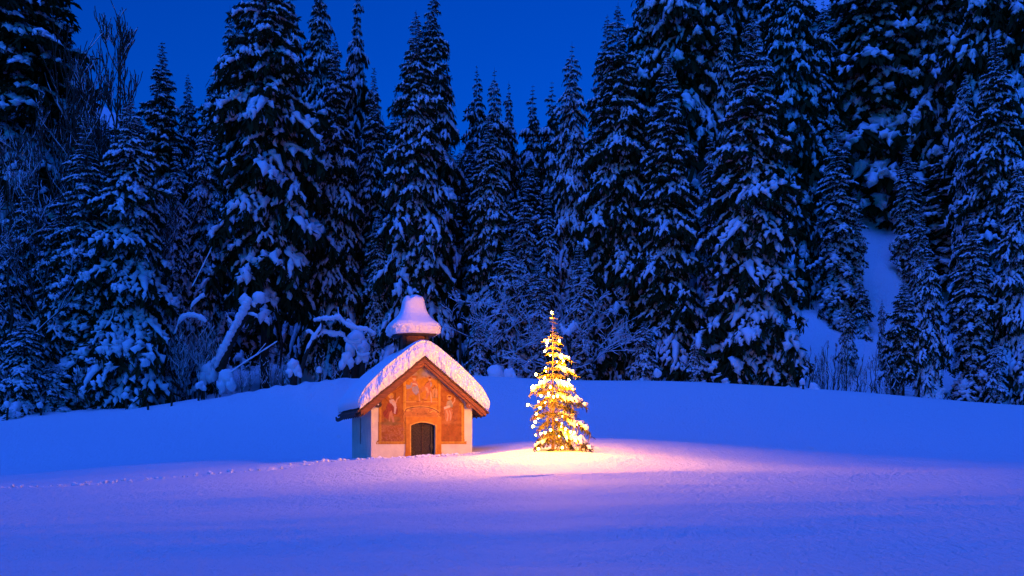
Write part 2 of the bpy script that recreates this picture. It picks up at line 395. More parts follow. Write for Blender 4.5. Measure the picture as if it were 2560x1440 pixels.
proto('e', H=30, R=4.2, seed=15, dz=.58, per=6, templates=T_THIN+T_LONG[:3], power=0.6, low_droop=-.4)
proto('h', H=24, R=2.5, seed=16, dz=.78, per=5, templates=T_HEAVY, power=0.6, low_droop=-.8)
proto('i', H=24, R=4.2, seed=17, dz=.55, per=5, templates=T_HEAVY[:4]+T_LONG[:3], power=0.5, low_droop=-.6)
proto('s', H=9, R=2.1, seed=18, dz=.42, per=5, templates=T_HEAVY+T_LONG[:2], power=0.62, low_droop=-.7)
proto('f', H=30, R=5.0, seed=19, dz=.95, per=5, templates=T_FAR, power=0.55, low_droop=-.5, snow_w=.85)
proto('g', H=30, R=4.4, seed=20, dz=.95, per=5, templates=T_FAR, power=0.55, low_droop=-.65)
proto('q', H=30, R=5.2, seed=21, dz=.9, per=6, templates=T_FAR, power=0.6, low_droop=-.35)
PH = dict(a=30, b=30, c=30, d=30, e=30, h=24, i=24, s=9, f=30, g=30, q=30)
PR = dict(a=4.6, b=4.6, c=4.8, d=5.0, e=4.2, h=2.5, i=4.2, s=2.1, f=5., g=4.4, q=5.2)
FIRST = {}; STRETCH = []
trng = random.Random(3)
def place_tree(key, px, topy, Y, hw, label, group, bottom=None, name='spruce_tree'):
    """tip at photo row topy when seen from the camera, crown half-width hw photo pixels"""
    p = at(px, Y, -.1); H = ZC+(HY-topy)*Y/FPX-p.z
    sz = H/PH[key]; sr = hw*Y/FPX/PR[key]*1.12
    if key not in FIRST:
        root = make_conifer(PROTO[key]); FIRST[key] = root
    else:
        src = FIRST[key]; root = src.copy(); C.objects.link(root)
        for ch in list(src.children):
            c = ch.copy(); C.objects.link(c); c.parent = root
    STRETCH.append((key, px, round(sz/sr, 2)))
    root.name = name; root.location = p; root.scale = (sr, sr, sz); root.rotation_euler = (0, 0, trng.uniform(0, 6.28))
    for k in list(root.keys()): del root[k]
    tag(root, label, 'tree', group); return root
EDGE = 'snowy conifers along the forest edge'
TREES = [
 # left of the sky gap
 ('b', 40, -330, 104, 200, 'huge dark spruce filling the top left corner of the photo'),
 ('e', 150, -40, 112, 90, 'dark spruce whose right flank meets the sky beside the bare tree at far left'),
 ('i', 15, 560, 83, 85, 'broad shaded fir cut by the left border of the photo'),
 ('i', 75, 420, 88, 105, 'shaded fir behind the young fir at the far left edge'),
 ('s', 62, 790, 79.5, 78, 'small fir with big snow pads beside the leftmost fence posts'),
 ('s', 130, 900, 80.5, 45, 'lowest dark fir bush just right of the leftmost small fir'),
 ('h', 215, 285, 83, 120, 'left twin of the pair of broad snow-laden firs above the fence'),
 ('i', 325, 240, 82, 128, 'right twin of the pair of broad snow-laden firs above the fence'),
 ('i', 150, 480, 84, 95, 'dark broad fir between the small fir and the twin firs'),
 ('e', 405, 95, 104, 85, 'spruce with an open spiky crown against the sky right of the bare tree'),
 ('a', 470, 175, 112, 55, 'short rear spruce tip touching the sky right of the open-crowned spruce'),
 ('c', 512, 285, 93, 85, 'pointed snow-loaded spruce left of the bare-trunked giant'),
 ('h', 440, 350, 90, 50, 'narrow fir heaped with snow left of the pointed spruce'),
 ('g', 575, 5, 112, 75, 'rear spruce whose tip shows just left of the tall bare-trunked giant'),
 ('d', 662, -220, 90, 150, 'giant spruce with a bare black lower trunk near the snow-laden broken trunk'),
 ('f', 725, -90, 108, 75, 'rear spruce tucked behind the right flank of the bare-trunked giant'),
 ('a', 800, -110, 107, 72, 'dark spruce reaching the top of the photo left of the small sky notch'),
 ('b', 838, 78, 96, 78, 'spruce with thin drooping snowy arms above the arched snowy branches'),
 ('g', 893, -70, 113, 52, 'blue-lit rear spruce in the small sky notch'),
 ('e', 935, 160, 99, 55, 'small pointed spruce between the drooping spruce and the one above the chapel'),
 ('a', 1040, 15, 92, 100, 'tall spruce right above the chapel turret'),
 ('b', 1082, -60, 106, 80, 'dark spruce forming the left edge of the central sky gap'),
 ('h', 945, 520, 93, 50, 'stocky fir on the slope left of the chapel turret'),
 # centre
 ('f', 1192, 155, 117, 60, 'first of three spruce tips under the central sky gap, from the left'),
 ('g', 1236, 160, 112, 62, 'middle of three spruce tips under the central sky gap'),
 ('g', 1272, 195, 118, 46, 'last of three spruce tips under the central sky gap, from the left'),
 ('a', 1222, 275, 95, 72, 'evenly tapered spruce in front of the three tips under the sky gap'),
 ('h', 1312, 440, 97, 52, 'rounded snowy fir at the foot of the sky gap'),
 ('h', 1368, 478, 94, 42, 'narrow snowy fir right of the rounded fir under the sky gap'),
 ('f', 1332, 205, 121, 62, 'rear spruce forming the right foot of the central sky gap'),
 ('c', 1430, 95, 98, 82, 'spruce with a slender snowy spire right of the central sky gap'),
 ('f', 1380, 195, 112, 65, 'leaning-topped spruce left of the slender snowy spire'),
 ('b', 1545, -5, 93, 105, 'great spruce right of the lit Christmas tree, reaching the top of the photo'),
 ('a', 1518, 25, 97, 80, 'spruce sharing a double tip with the great spruce'),
 ('i', 1270, 590, 88, 70, 'broad dim fir behind the gap between chapel and Christmas tree'),
 ('h', 1345, 640, 86, 52, 'snow-plastered fir just left of the Christmas tree top'),
 ('h', 1450, 600, 87, 60, 'snow-plastered fir just right of the Christmas tree top'),
 # right
 ('e', 1668, 110, 89, 88, 'slim spruce with level snowy arms left of the brightest right-hand spruce'),
 ('q', 1700, -330, 108, 130, 'massive rear spruce above the level-armed spruce'),
 ('a', 1625, -200, 110, 85, 'rear spruce above the great spruce'),
 ('c', 1810, 15, 107, 66, 'rear spruce between the massive one and the brightest right-hand spruce'),
 ('a', 1880, 25, 85, 132, 'brightest full-height spruce of the right side with a lone snowy spire'),
 ('h', 1775, 330, 95, 50, 'fir in the dark gap left of the brightest right-hand spruce'),
 ('b', 1975, -260, 110, 95, 'tall rear spruce just right of the brightest right-hand spruce'),
 ('g', 2058, -10, 124, 58, 'spruce beside the small strip of sky near the top right'),
 ('h', 2092, 305, 104, 74, 'broad snow-covered fir left of the open snow slope'),
 ('h', 2135, 470, 105, 48, 'lower fir joined to the broad one at the left edge of the open slope'),
 ('q', 2185, -250, 125, 140, 'arched-branch spruce towering over the open snow slope'),
 ('h', 2268, 360, 112, 52, 'narrow snow-draped fir at the right edge of the open slope'),
 ('c', 2300, 520, 108, 42, 'slender lower fir touching the narrow snow-draped fir'),
 ('q', 2345, -300, 122, 110, 'tall spruce at top right with rows of short snowy arms'),
 ('c', 2412, 165, 105, 58, 'tapering fir between the two tall spruces of the upper right'),
 ('a', 2490, 70, 96, 105, 'spruce with a bright snowy top near the right edge of the photo'),
 ('h', 2432, 525, 88, 78, 'stout snowy fir at the field edge near the right border'),
 ('i', 2545, 400, 87, 78, 'snowy fir cut by the right border of the photo'),
 ('s', 2322, 615, 86.5, 62, 'young fir with a star-like tip at the field edge on the right'),
 ('d', 2258, 690, 87.5, 52, 'young fir standing on a bare stem with thin dead twigs'),
 ('f', 2590, -330, 106, 130, 'dark spruce filling the top right corner of the photo'),
 ('s', 1960, 790, 84, 50, 'low fir skirt at the right foot of the brightest spruce'),
 ('s', 1610, 800, 84, 46, 'small snowy fir between the great spruce and the level-armed spruce'),
 ('s', 1745, 830, 84, 40, 'small fir at the left foot of the brightest spruce'),
 ('s', 2150, 700, 103, 40, 'small snowy fir low on the open slope at its left side'),
 ('s', 2205, 745, 98, 17, 'tiny dark fir standing alone on the open slope'),
 ('s', 2120, 760, 96, 32, 'small fir below the broad fir left of the open slope'),
 ('s', 2240, 800, 90, 30, 'little fir left of the bare-stemmed young fir'),
 ('s', 1195, 790, 85, 36, 'small dim fir right of the chapel turret'),
 ('s', 2490, 850, 84, 40, 'small fir at the field edge left of the right-border fir'),
]
for t in TREES: place_tree(t[0], t[1], t[2], t[3], t[4], t[5], EDGE)
# rear ranks on the hillside
SKY = [(-400, -500), (160, -400), (225, 240), (370, 280), (480, 230), (520, 130), (590, 0), (620, -200), (830, -150), (850, 60), (920, 100), (960, 220), (1040, 100), (1140, 330), (1210, 330), (1290, 350), (1350, 320),
       (1440, 170), (1500, 110), (1580, -60), (1620, -400), (1980, -400), (2020, 40), (2050, 60), (2090, -300), (3000, -600)]
frng = random.Random(8); fill = []
def zone(px):
    for a, z in ((250, 'behind the far left firs'), (520, 'under the left patch of sky'), (900, 'behind the bare-trunked giant'), (1140, 'behind the spruce above the chapel'),
              (1480, 'under the central sky gap'), (1760, 'behind the great spruce'), (2080, 'behind the brightest spruce'), (9999, 'above the open snow slope')):
        if px < a: return z
for row, (Y, n, hh) in enumerate([(112, 22, 22), (124, 22, 24), (138, 20, 25), (154, 18, 26), (174, 16, 27), (200, 15, 28), (230, 13, 28)]):
    for k in range(n):
        px = -120+2800*(k+frng.uniform(.1, .9))/n
        if (2120 < px < 2270 and row < 2) or (1985 < px < 2300 and row < 1): continue
        Yk = Y+frng.uniform(-4, 4)
        gz = at(px, Yk).z; top = HY-(gz+hh*frng.uniform(.75, 1.15)-ZC)*FPX/Yk
        lim = float(np.interp(px, [s[0] for s in SKY], [s[1] for s in SKY]))+12
        lim = max(lim, max(float(np.interp(px+d, [s[0] for s in SKY], [s[1] for s in SKY])) for d in (-25, 25)))
        if frng.random() < .75:
            alt = lim+frng.uniform(5, 150)
            if ZC+(HY-alt)*Yk/FPX-gz < 50: top = min(top, alt)
        top = max(top, lim+frng.uniform(0, 25)); fill.append((row, px, top, Yk, frng.uniform(3.8, 5.8)*FPX/Yk, frng.choice('fgq')))
ORD = ['first', 'second', 'third', 'fourth', 'fifth', 'sixth', 'seventh', 'eighth', 'ninth', 'tenth', 'eleventh', 'twelfth', 'thirteenth', 'fourteenth', 'fifteenth', 'sixteenth', 'seventeenth', 'eighteenth', 'nineteenth', 'twentieth', 'twenty-first', 'twenty-second', 'twenty-third', 'twenty-fourth', 'twenty-fifth', 'twenty-sixth', 'twenty-seventh', 'twenty-eighth']
bz = {}
for f in fill: bz.setdefault(zone(f[1]), []).append(f)
for z, L in bz.items():
    L.sort(key=lambda f: f[1])
    for i, (row, px, top, Yk, hw, key) in enumerate(L):
        place_tree(key, px, top, Yk, hw, '%s from the left of the distant dim spruces %s' % (ORD[min(i, 27)], z), 'distant spruces on the hillside')
# ------------------------------------------------------------------ chapel
TH = math.radians(17)
CB = ZC-.95                                    # floor of the chapel, sunk in the snow
chapel = thing('chapel', (-3.79, 40.63, CB), 'small white wayside chapel with painted orange front and thick snow on its roof', 'chapel', rz=TH)
W2, DEP, APX, SL = 2.17, 6.0, 4.62, .837
DX0, DX1 = -.50, .55
def arch(x0, x1, zs, zt, n=10):               # shallow arch from (x0,zs) over the middle to (x1,zs)
    return [(x0+(x1-x0)*i/n, zs+(zt-zs)*math.sin(PI*i/n)**.8) for i in range(n+1)]
wt = lambda x: APX-.36-SL*abs(x)               # underside of the roof
a = arch(DX0, DX1, 1.64, 1.78)
wb = MB()
outline = [(-W2, -.6), (DX0, -.6)]+a+[(DX1, -.6), (W2, -.6), (W2, wt(W2)), (0, wt(0)), (-W2, wt(W2))]
# concave outline: split into convex strips so that the face triangulates cleanly
wb.prism([(-W2, -.6), (DX0, -.6), (DX0, wt(DX0)), (-W2, wt(W2))], 0, .42)
wb.prism([(DX1, -.6), (W2, -.6), (W2, wt(W2)), (DX1, wt(DX1))], 0, .42)
for p, q in zip(a[:-1], a[1:]):
    if p[0] < 0 < q[0]: wb.prism([p, q, (q[0], wt(q[0])), (0, wt(0)), (p[0], wt(p[0]))], 0, .42)
    else: wb.prism([p, q, (q[0], wt(q[0])), (p[0], wt(p[0]))], 0, .42)
# left wall with its slit window, right wall, back wall
sy0, sy1, sz0, sz1 = 3.05, 3.33, .86, 2.02
wb.box(-W2, -W2+.4, .42, sy0, -.6, wt(W2)); wb.box(-W2, -W2+.4, sy1, DEP-.4, -.6, wt(W2))
wb.box(-W2, -W2+.4, sy0, sy1, -.6, sz0); wb.box(-W2, -W2+.4, sy0, sy1, sz1, wt(W2))
wb.box(W2-.4, W2, .42, DEP-.4, -.6, wt(W2))
wb.prism([(-W2, -.6), (W2, -.6), (W2, wt(W2)), (0, wt(0)), (-W2, wt(W2))], DEP-.4, DEP)
wall = wb.build('wall', M['plaster'], chapel)
win = MB().box(-W2+.02, -W2+.06, sy0, sy0+.03, sz0, sz1).box(-W2+.02, -W2+.06, sy1-.03, sy1, sz0, sz1).box(-W2+.021, -W2+.055, sy0+.03, sy1-.03, 1.42, 1.45).build('slit_window', M['wood_dark'], chapel)
MB().box(-W2+.08, -W2+.10, sy0, sy1, sz0, sz1).build('pane', M['pane'], win)
# --- the painted front -------------------------------------------------
RES = .0125
fx = np.arange(-1.98, 1.93, RES); fz = np.arange(.86, 4.3, RES)
PX, PZ = np.meshgrid(fx, fz)
# paint in the coordinates of an enlarged view of the front: u right, v down
U = (PX*56.5+1054-920)*5.54; Vv = ((1105-(PZ-.95)*59.07)-900)*5.54
img = np.zeros(PX.shape+(3,))
def paint(mask, col, al=1.0):
    m = (mask*al)[..., None]; img[:] = img*(1-m)+np.array(col)*m
def soft(d, e=5.0): return np.clip(.5-d/e, 0, 1)
def ell(cx, cy, rx, ry, rot=0, e=6):
    c, s = math.cos(rot), math.sin(rot); x = (U-cx)*c+(Vv-cy)*s; y = -(U-cx)*s+(Vv-cy)*c
    return soft((np.hypot(x/rx, y/ry)-1)*min(rx, ry), e)
def poly(P, e=0):
    ins = np.zeros(U.shape, bool); n = len(P)
    for i in range(n):
        x0, y0 = P[i]; x1, y1 = P[(i+1) % n]
        c = ((y0 > Vv) != (y1 > Vv)) & (U < (x1-x0)*(Vv-y0)/((y1-y0) if y1 != y0 else 1e-9)+x0)
        ins ^= c
    return ins.astype(float)
def line(P, w):
    P = np.array(P, float); d = polydist(U, Vv, P); return soft(d-w/2, 4)
def curve(P, n=8):                            # Catmull-Rom through the points
    P = [P[0]]+list(P)+[P[-1]]; o = []
    for i in range(1, len(P)-2):
        for k in range(n):
            t = k/n; p0, p1, p2, p3 = map(np.array, (P[i-1], P[i], P[i+1], P[i+2]))
            o.append(.5*((2*p1)+(-p0+p2)*t+(2*p0-5*p1+4*p2-p3)*t*t+(-p0+3*p1-3*p2+p3)*t**3))
    return o+[np.array(P[-2])]
def scroll(cx, cy, r, turns=1.2, a0=0, sg=1):
    return [(cx+r*(1-.75*t)*math.cos(a0+sg*t*turns*2*PI), cy+r*(1-.75*t)*math.sin(a0+sg*t*turns*2*PI)) for t in np.linspace(0, 1, 22)]
OC, OD, OL, RD, DK, PL, GR, BL, SK, GN = (.60, .26, .02), (.46, .17, .015), (.84, .50, .08), (.26, .05, .01), (.08, .02, .01), (.80, .66, .48), (.42, .36, .38), (.36, .34, .44), (.72, .42, .24), (.22, .17, .05)
SIDE = (.42, .14, .02)
img[:] = OC
n1 = vnoise(U/60, Vv/60, 41); n2 = vnoise(U/22, Vv/22, 42); n3 = vnoise(U/9, Vv/9, 43)
paint((U < 485).astype(float), SIDE); paint((U > 975).astype(float), SIDE)
# sky and clouds at the top of the middle picture
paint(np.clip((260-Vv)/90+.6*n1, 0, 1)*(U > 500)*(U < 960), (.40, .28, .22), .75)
paint(ell(790, 180, 70, 55, 0, 40), BL, .8); paint(ell(620, 190, 45, 35, 0, 30), GR, .6); paint(ell(890, 200, 40, 50, 0, 30), GR, .7)
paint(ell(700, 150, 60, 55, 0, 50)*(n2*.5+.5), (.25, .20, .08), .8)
# tree in the middle
paint(line([(672, 560), (660, 300), (690, 170)], 10), (.33, .15, .05), .6)
for x, y in ((690, 170), (720, 210), (660, 230), (740, 150)): paint(ell(x, y, 35, 18, .3, 20), GN, .45)
# arches with festoons on the side pictures
paint(line(scroll(375, 330, 100, .42, .15, 1), 9), RD, .8); paint(ell(385, 350, 70, 50, -.5, 20), OL, .8); paint(line([(300, 420), (345, 432), (400, 410), (450, 360), (468, 300)], 10), RD, .9)
paint(line([(1000, 300), (1010, 350), (1050, 405), (1110, 435), (1160, 430)], 24), (.45, .12, .06), .9); paint(line([(1000, 290), (1025, 350), (1070, 395), (1120, 415)], 8), OL, .8)
# grey moulding under the right bargeboard
paint(line([(930, 180), (1010, 280), (1130, 400), (1250, 500), (1330, 590)], 46), GR, .85); paint(line([(960, 270), (1040, 350), (1150, 440), (1240, 540), (1290, 590)], 9), RD, .9)
paint(line(curve([(700, 110), (720, 90), (745, 120), (790, 122), (840, 118)]), 8), RD, .8)
# frames: pilasters
for x in (497, 965):
    paint(soft(np.abs(U-x)-17, 3)*(Vv > 270)*(Vv < 720), (.64, .30, .025)); paint(soft(np.abs(U-x+15)-3, 3)*(Vv > 270)*(Vv < 720), RD); paint(soft(np.abs(U-x-15)-3, 3)*(Vv > 270)*(Vv < 720), OL)
paint(soft(np.abs(U-171)-14, 3)*(Vv > 500), (.60, .26, .02)); paint(soft(np.abs(U-190)-3, 3)*(Vv > 480), OL); paint(soft(np.abs(U-157)-2.5, 3), DK)
paint(soft(np.abs(U-1295)-16, 3)*(Vv > 590), (.64, .29, .02)); paint(soft(np.abs(U-1280)-4, 3)*(Vv > 590), OL); paint(soft(np.abs(U-1270)-3, 3)*(Vv > 600), RD)
paint(line(scroll(1255, 608, 22, 1.3, -.5, -1), 6), OL)
paint(soft(np.abs(Vv-1150)-12, 3), (.64, .30, .025)); paint(soft(np.abs(Vv-1134)-3, 3), OL); paint(soft(np.abs(Vv-1165)-3, 3), RD)
# lower parts of the side pictures: worn marbling
paint(((U > 195) & (U < 500) & (Vv > 880) & (Vv < 1128))*np.clip(n2*.8+.35, 0, 1), (.36, .13, .09), .6)
paint(((U > 195) & (U < 500) & (Vv > 900) & (Vv < 1128))*np.clip(n3*1.1-.1, 0, 1), (.55, .33, .16), .45)
paint(((U > 1005) & (U < 1262) & (Vv > 880) & (Vv < 1128))*np.clip(n2*.8+.2, 0, 1), (.40, .10, .02), .6)
# left saint with banner and staff
paint(ell(322, 880, 130, 26, 0, 20), GN, .7); paint(ell(300, 840, 80, 30, .2, 16), (.30, .16, .05), .6); paint(ell(400, 820, 50, 32, 0, 14), GN, .5)
paint(line([(213, 500), (300, 600)], 7), DK, .7); paint(line([(385, 460), (375, 560)], 6), DK, .8)
paint(ell(322, 500, 38, 38), OL, .7); paint(poly([(285, 600), (330, 590), (405, 640), (415, 700), (395, 760), (300, 740), (285, 830), (250, 800), (230, 790), (215, 730), (255, 690), (262, 640)]), (.34, .065, .035))
paint(poly([(300, 740), (330, 700), (350, 760), (370, 860), (345, 870), (318, 780), (308, 850), (292, 852)]), (.55, .25, .12))
paint(poly([(300, 560), (350, 545), (385, 590), (395, 660), (380, 750), (360, 740), (365, 660), (330, 610), (305, 600)]), (.68, .54, .46))
paint(line([(350, 580), (390, 590), (400, 550), (432, 515)], 15), SK); paint(ell(322, 520, 20, 22), SK); paint(ell(318, 510, 21, 14), (.62, .34, .16))
paint(line([(262, 650), (275, 720), (240, 780)], 8), DK, .6); paint(line([(330, 650), (345, 720), (350, 780)], 6), DK, .6); paint(line([(395, 640), (408, 700), (400, 750)], 10), RD, .8)
# right saint, seated
paint(ell(1110, 860, 120, 30, 0, 24), (.50, .20, .05), .8); paint(poly([(1190, 520), (1240, 480), (1260, 560), (1230, 680), (1210, 840), (1160, 850), (1165, 700)]), (.36, .12, .035), .85)
paint(ell(1108, 512, 40, 38), OL, .6); paint(poly([(1075, 570), (1130, 545), (1160, 600), (1150, 650), (1060, 660)]), (.40, .34, .22)); paint(line([(1150, 600), (1180, 560), (1182, 520)], 14), SK)
paint(poly([(1035, 640), (1110, 640), (1160, 690), (1150, 760), (1130, 840), (1080, 840), (1040, 820), (1030, 720)]), (.55, .22, .07)); paint(poly([(1030, 650), (1110, 625), (1120, 650), (1040, 680)]), PL, .8)
paint(line([(1070, 700), (1090, 760), (1075, 840)], 16), SK); paint(line([(1110, 700), (1130, 760), (1120, 830)], 14), SK, .9); paint(ell(1108, 520, 20, 24), SK); paint(ell(1108, 503, 21, 12), RD)
paint(line([(1045, 690), (1035, 760), (1045, 815)], 8), DK, .6); paint(line([(1150, 690), (1165, 760)], 8), DK, .5)
# flight: rider on a donkey and a walking man, with a town behind
paint(poly([(520, 560), (940, 560), (960, 600), (800, 640), (520, 640)]), (.48, .17, .04), .7); paint(poly([(520, 575), (950, 570), (950, 582), (520, 590)]), OL, .6)
paint(poly([(530, 430), (600, 400), (700, 400), (760, 360), (790, 370), (775, 420), (720, 460), (700, 500), (600, 480), (560, 500), (545, 575), (528, 575)]), (.55, .22, .06), .9)
paint(line([(545, 450), (540, 575)], 12), (.52, .22, .08)); paint(line([(690, 450), (700, 520), (705, 580)], 14), (.66, .34, .14)); paint(line([(665, 575), (712, 580)], 8), RD)
paint(poly([(600, 380), (670, 350), (695, 400), (690, 450), (658, 488), (625, 460), (600, 420)]), BL); paint(ell(652, 420, 34, 44, 0, 8), GR, .7); paint(poly([(520, 345), (580, 350), (600, 380), (570, 400), (530, 410)]), BL)
paint(poly([(590, 310), (630, 285), (665, 300), (690, 350), (640, 370), (600, 360)]), (.58, .22, .12)); paint(poly([(590, 310), (582, 340), (600, 380), (610, 330)]), BL)
paint(ell(632, 265, 22, 26), SK); paint(ell(632, 236, 38, 14), (.40, .10, .03)); paint(ell(580, 265, 20, 16), (.55, .2, .05)); paint(line([(615, 330), (650, 335), (675, 355)], 14), PL, .9)
paint(poly([(790, 320), (840, 280), (870, 300), (880, 350), (850, 380), (865, 440), (840, 470), (820, 500), (800, 540), (785, 500), (800, 430), (775, 400), (768, 355)]), (.56, .20, .08)); paint(ell(842, 262, 18, 24), SK); paint(ell(842, 245, 19, 14), RD)
paint(poly([(850, 300), (870, 320), (868, 360), (850, 370)]), GR); paint(poly([(780, 370), (810, 380), (830, 440), (815, 460), (790, 430)]), SK, .8); paint(line([(770, 355), (790, 320), (830, 290)], 7), RD); paint(line([(870, 380), (885, 400), (905, 350)], 14), RD, .9)
paint(line([(800, 430), (800, 530), (760, 548)], 16), (.62, .26, .10)); paint(line([(850, 440), (860, 520), (862, 580)], 17), SK, .9); paint(line([(740, 545), (800, 565)], 12), RD, .8); paint(line([(800, 430), (800, 520)], 5), DK, .7); paint(line([(845, 450), (832, 520)], 6), DK, .6)
paint(poly([(875, 420), (900, 390), (945, 400), (945, 520), (875, 520)]), (.66, .36, .14), .9); paint(line([(915, 375), (905, 515)], 6), DK, .8); paint(line([(875, 518), (945, 520)], 9), GN, .8); paint(ell(914, 372, 14, 8), DK, .8)
for q in range(4): paint(line([(880, 430+q*22), (943, 428+q*22)], 3), RD, .35)
# cartouche above the door
paint(poly([(490, 700), (520, 670), (620, 650), (720, 643), (850, 655), (940, 690), (968, 720), (970, 780), (990, 830), (980, 880), (500, 880), (485, 780)]), (.57, .23, .05))
paint(line(curve([(512, 722), (530, 680), (600, 660), (700, 650), (800, 655), (880, 675), (950, 710), (958, 728)]), 12), DK, .7); paint(line(curve([(500, 705), (520, 672), (600, 648), (700, 637), (800, 643), (890, 663), (965, 705)]), 9), OL); paint(line(curve([(520, 712), (560, 685), (640, 668), (720, 660), (800, 665), (880, 686), (935, 715)]), 6), (.72, .42, .16))
paint(ell(545, 702, 20, 12), OL); paint(line([(560, 700), (610, 712)], 7), OL, .8); paint(line(curve([(820, 700), (828, 722), (850, 725), (880, 705), (915, 710), (925, 730)]), 9), OL); paint(line(curve([(820, 712), (836, 735), (860, 735)]), 5), RD)
for P in (scroll(690, 812, 22, 1.2, -2.4, 1), curve([(535, 825), (580, 830), (640, 805), (680, 790)]), scroll(800, 815, 18, 1.2, -.8, -1), curve([(805, 800), (860, 808), (950, 835), (985, 825)]), scroll(962, 800, 24, 1.4, .6, -1), scroll(955, 752, 18, 1.0, 0, 1)):
    paint(line([(p[0]+2, p[1]+6) for p in P], 6), RD, .85); paint(line(P, 7), OL)
paint(line(curve([(495, 735), (480, 780), (490, 840), (510, 880)]), 6), DK, .8); paint(line(curve([(505, 735), (495, 790), (520, 870)]), 6), OL, .7); paint(poly([(760, 830), (775, 800), (785, 832)]), RD, .8)
# faded lettering, only strokes can be made out
lx = 668
for k, (wd, pat) in enumerate([(20, 'M'), (13, 'o'), (12, 's'), (14, 'n'), (13, 'o'), (13, 'd'), (9, 'i'), (10, 't'), (12, 'r')]):
    y0, y1 = 735, 757
    if pat == 'M': ss = [[(lx, y1), (lx, y0)], [(lx, y0), (lx+7, y1-6)], [(lx+7, y1-6), (lx+14, y0)], [(lx+14, y0), (lx+14, y1)]]
    elif pat == 'o': ss = [[(lx+5+5*math.cos(t), 749+8*math.sin(t)) for t in np.linspace(0, 2*PI, 9)]]
    elif pat == 's': ss = [[(lx+8, 742), (lx+2, 743), (lx+7, 750), (lx+7, 756), (lx, 757)]]
    elif pat == 'n': ss = [[(lx, y1), (lx, 742)], [(lx, 744), (lx+8, 742), (lx+9, y1)]]
    elif pat == 'd': ss = [[(lx+5+4*math.cos(t), 750+7*math.sin(t)) for t in np.linspace(0, 2*PI, 9)], [(lx+9, y0), (lx+9, y1)]]
    elif pat == 'i': ss = [[(lx+2, 742), (lx+2, y1)]]
    elif pat == 't': ss = [[(lx+3, y0), (lx+3, y1)], [(lx, 741), (lx+7, 741)]]
    else: ss = [[(lx, y1), (lx, 742)], [(lx, 745), (lx+7, 742)]]
    for q in ss: paint(line(q, 3.4), DK, .75)
    lx += wd+3
# wear
paint(np.clip(n1*.9+n2*.5, 0, 1), (.28, .14, .025), .4)
img *= .80*(1+.20*n1+.16*n2+.12*n3)[..., None]
img[:] = np.clip(img, .01, .9)
# outline of the painted field
left = 157-6*np.clip((Vv-600)/500, -1, 1); right = 1312+4*np.clip((Vv-600)/500, 0, 1)
inside = (U > left) & (U < right) & (Vv < 1168) & (PZ < wt(PX)-.02)
for cx, cy in ((155, 1150), (1335, 1160)):
    inside |= (np.hypot(U-cx, (Vv-cy)*.8) < 30) & (np.hypot(U-cx+(4 if cx < 500 else -4), (Vv-cy)*.8) > 8)
inside |= (np.hypot(U-1018, Vv-1190) < 28) & (np.hypot(U-1022, Vv-1188) > 10) | (np.hypot(U-478, Vv-1200) < 26) & (np.hypot(U-474, Vv-1198) > 10)
inside |= (U > 1290) & (U < 1375) & (np.abs(Vv-1165+8*np.sin(U/14)) < 13)
nz, nxx = PX.shape
cell = inside[:-1, :-1] & inside[1:, :-1] & inside[:-1, 1:] & inside[1:, 1:]
cell &= ~((PX[:-1, :-1] > -.735) & (PX[:-1, :-1] < .805) & (PZ[:-1, :-1] < 2.02))
idx = np.arange(nz*nxx).reshape(nz, nxx); Q = np.stack([idx[:-1, :-1][cell], idx[:-1, 1:][cell], idx[1:, 1:][cell], idx[1:, :-1][cell]], 1)
used, inv = np.unique(Q, return_inverse=True); Q = inv.reshape(Q.shape)
fm = mat('fresco_paint', (1, 1, 1), .85, [(9, .006)])
nn = fm.node_tree.nodes; at_ = nn.new('ShaderNodeVertexColor'); at_.layer_name = 'pigment'; fm.node_tree.links.new(at_.outputs[0], nn['Principled BSDF'].inputs['Base Color'])
VV = np.stack([PX.ravel()[used], np.full(len(used), -.012), PZ.ravel()[used]], 1)
fresco = mesh_np('fresco', VV, [Q], fm, chapel)
ca_ = fresco.data.color_attributes.new('pigment', 'FLOAT_COLOR', 'POINT')
cc = np.ones((len(used), 4), np.float32); cc[:, :3] = img.reshape(-1, 3)[used]; ca_.data.foreach_set('color', cc.ravel())
# --- door and its surround
ds = MB()
for x0, x1 in ((-.735, DX0+.0), (DX1, .805)):
    ds.box(x0, x1, -.05, .0, -.6, 1.64)
    ds.box(x0+.06, x1-.06, -.065, -.05, .62, 1.60); ds.box(x0-.02, x1+.02 if x1 > 0 else x1, -.08, -.051, -.6, .50)
for p, q in zip(a[:-1], a[1:]): ds.prism([p, q, (q[0], 2.02), (p[0], 2.02)], -.05, 0)
ds.box(-.735, DX0, -.05, 0, 1.64, 2.02).box(DX1, .805, -.05, 0, 1.64, 2.02)
surround = ds.build('door_surround', M['ochre'], chapel)
kb = MB()
for p, q in zip(a[:-1], a[1:]): kb.prism([(p[0], p[1]+.0), (q[0], q[1]+.0), (q[0], q[1]+.05), (p[0], p[1]+.05)], -.066, -.051)
kb.box(DX0-.05, DX0, -.066, -.051, -.6, 1.69).box(DX1, DX1+.05, -.066, -.051, -.6, 1.69); kb.build('arch_moulding', M['ochre_light'], surround)
db = MB(); xc = (DX0+DX1)/2
hw_ = (DX1-DX0)/2
dmesh = bmesh.new()
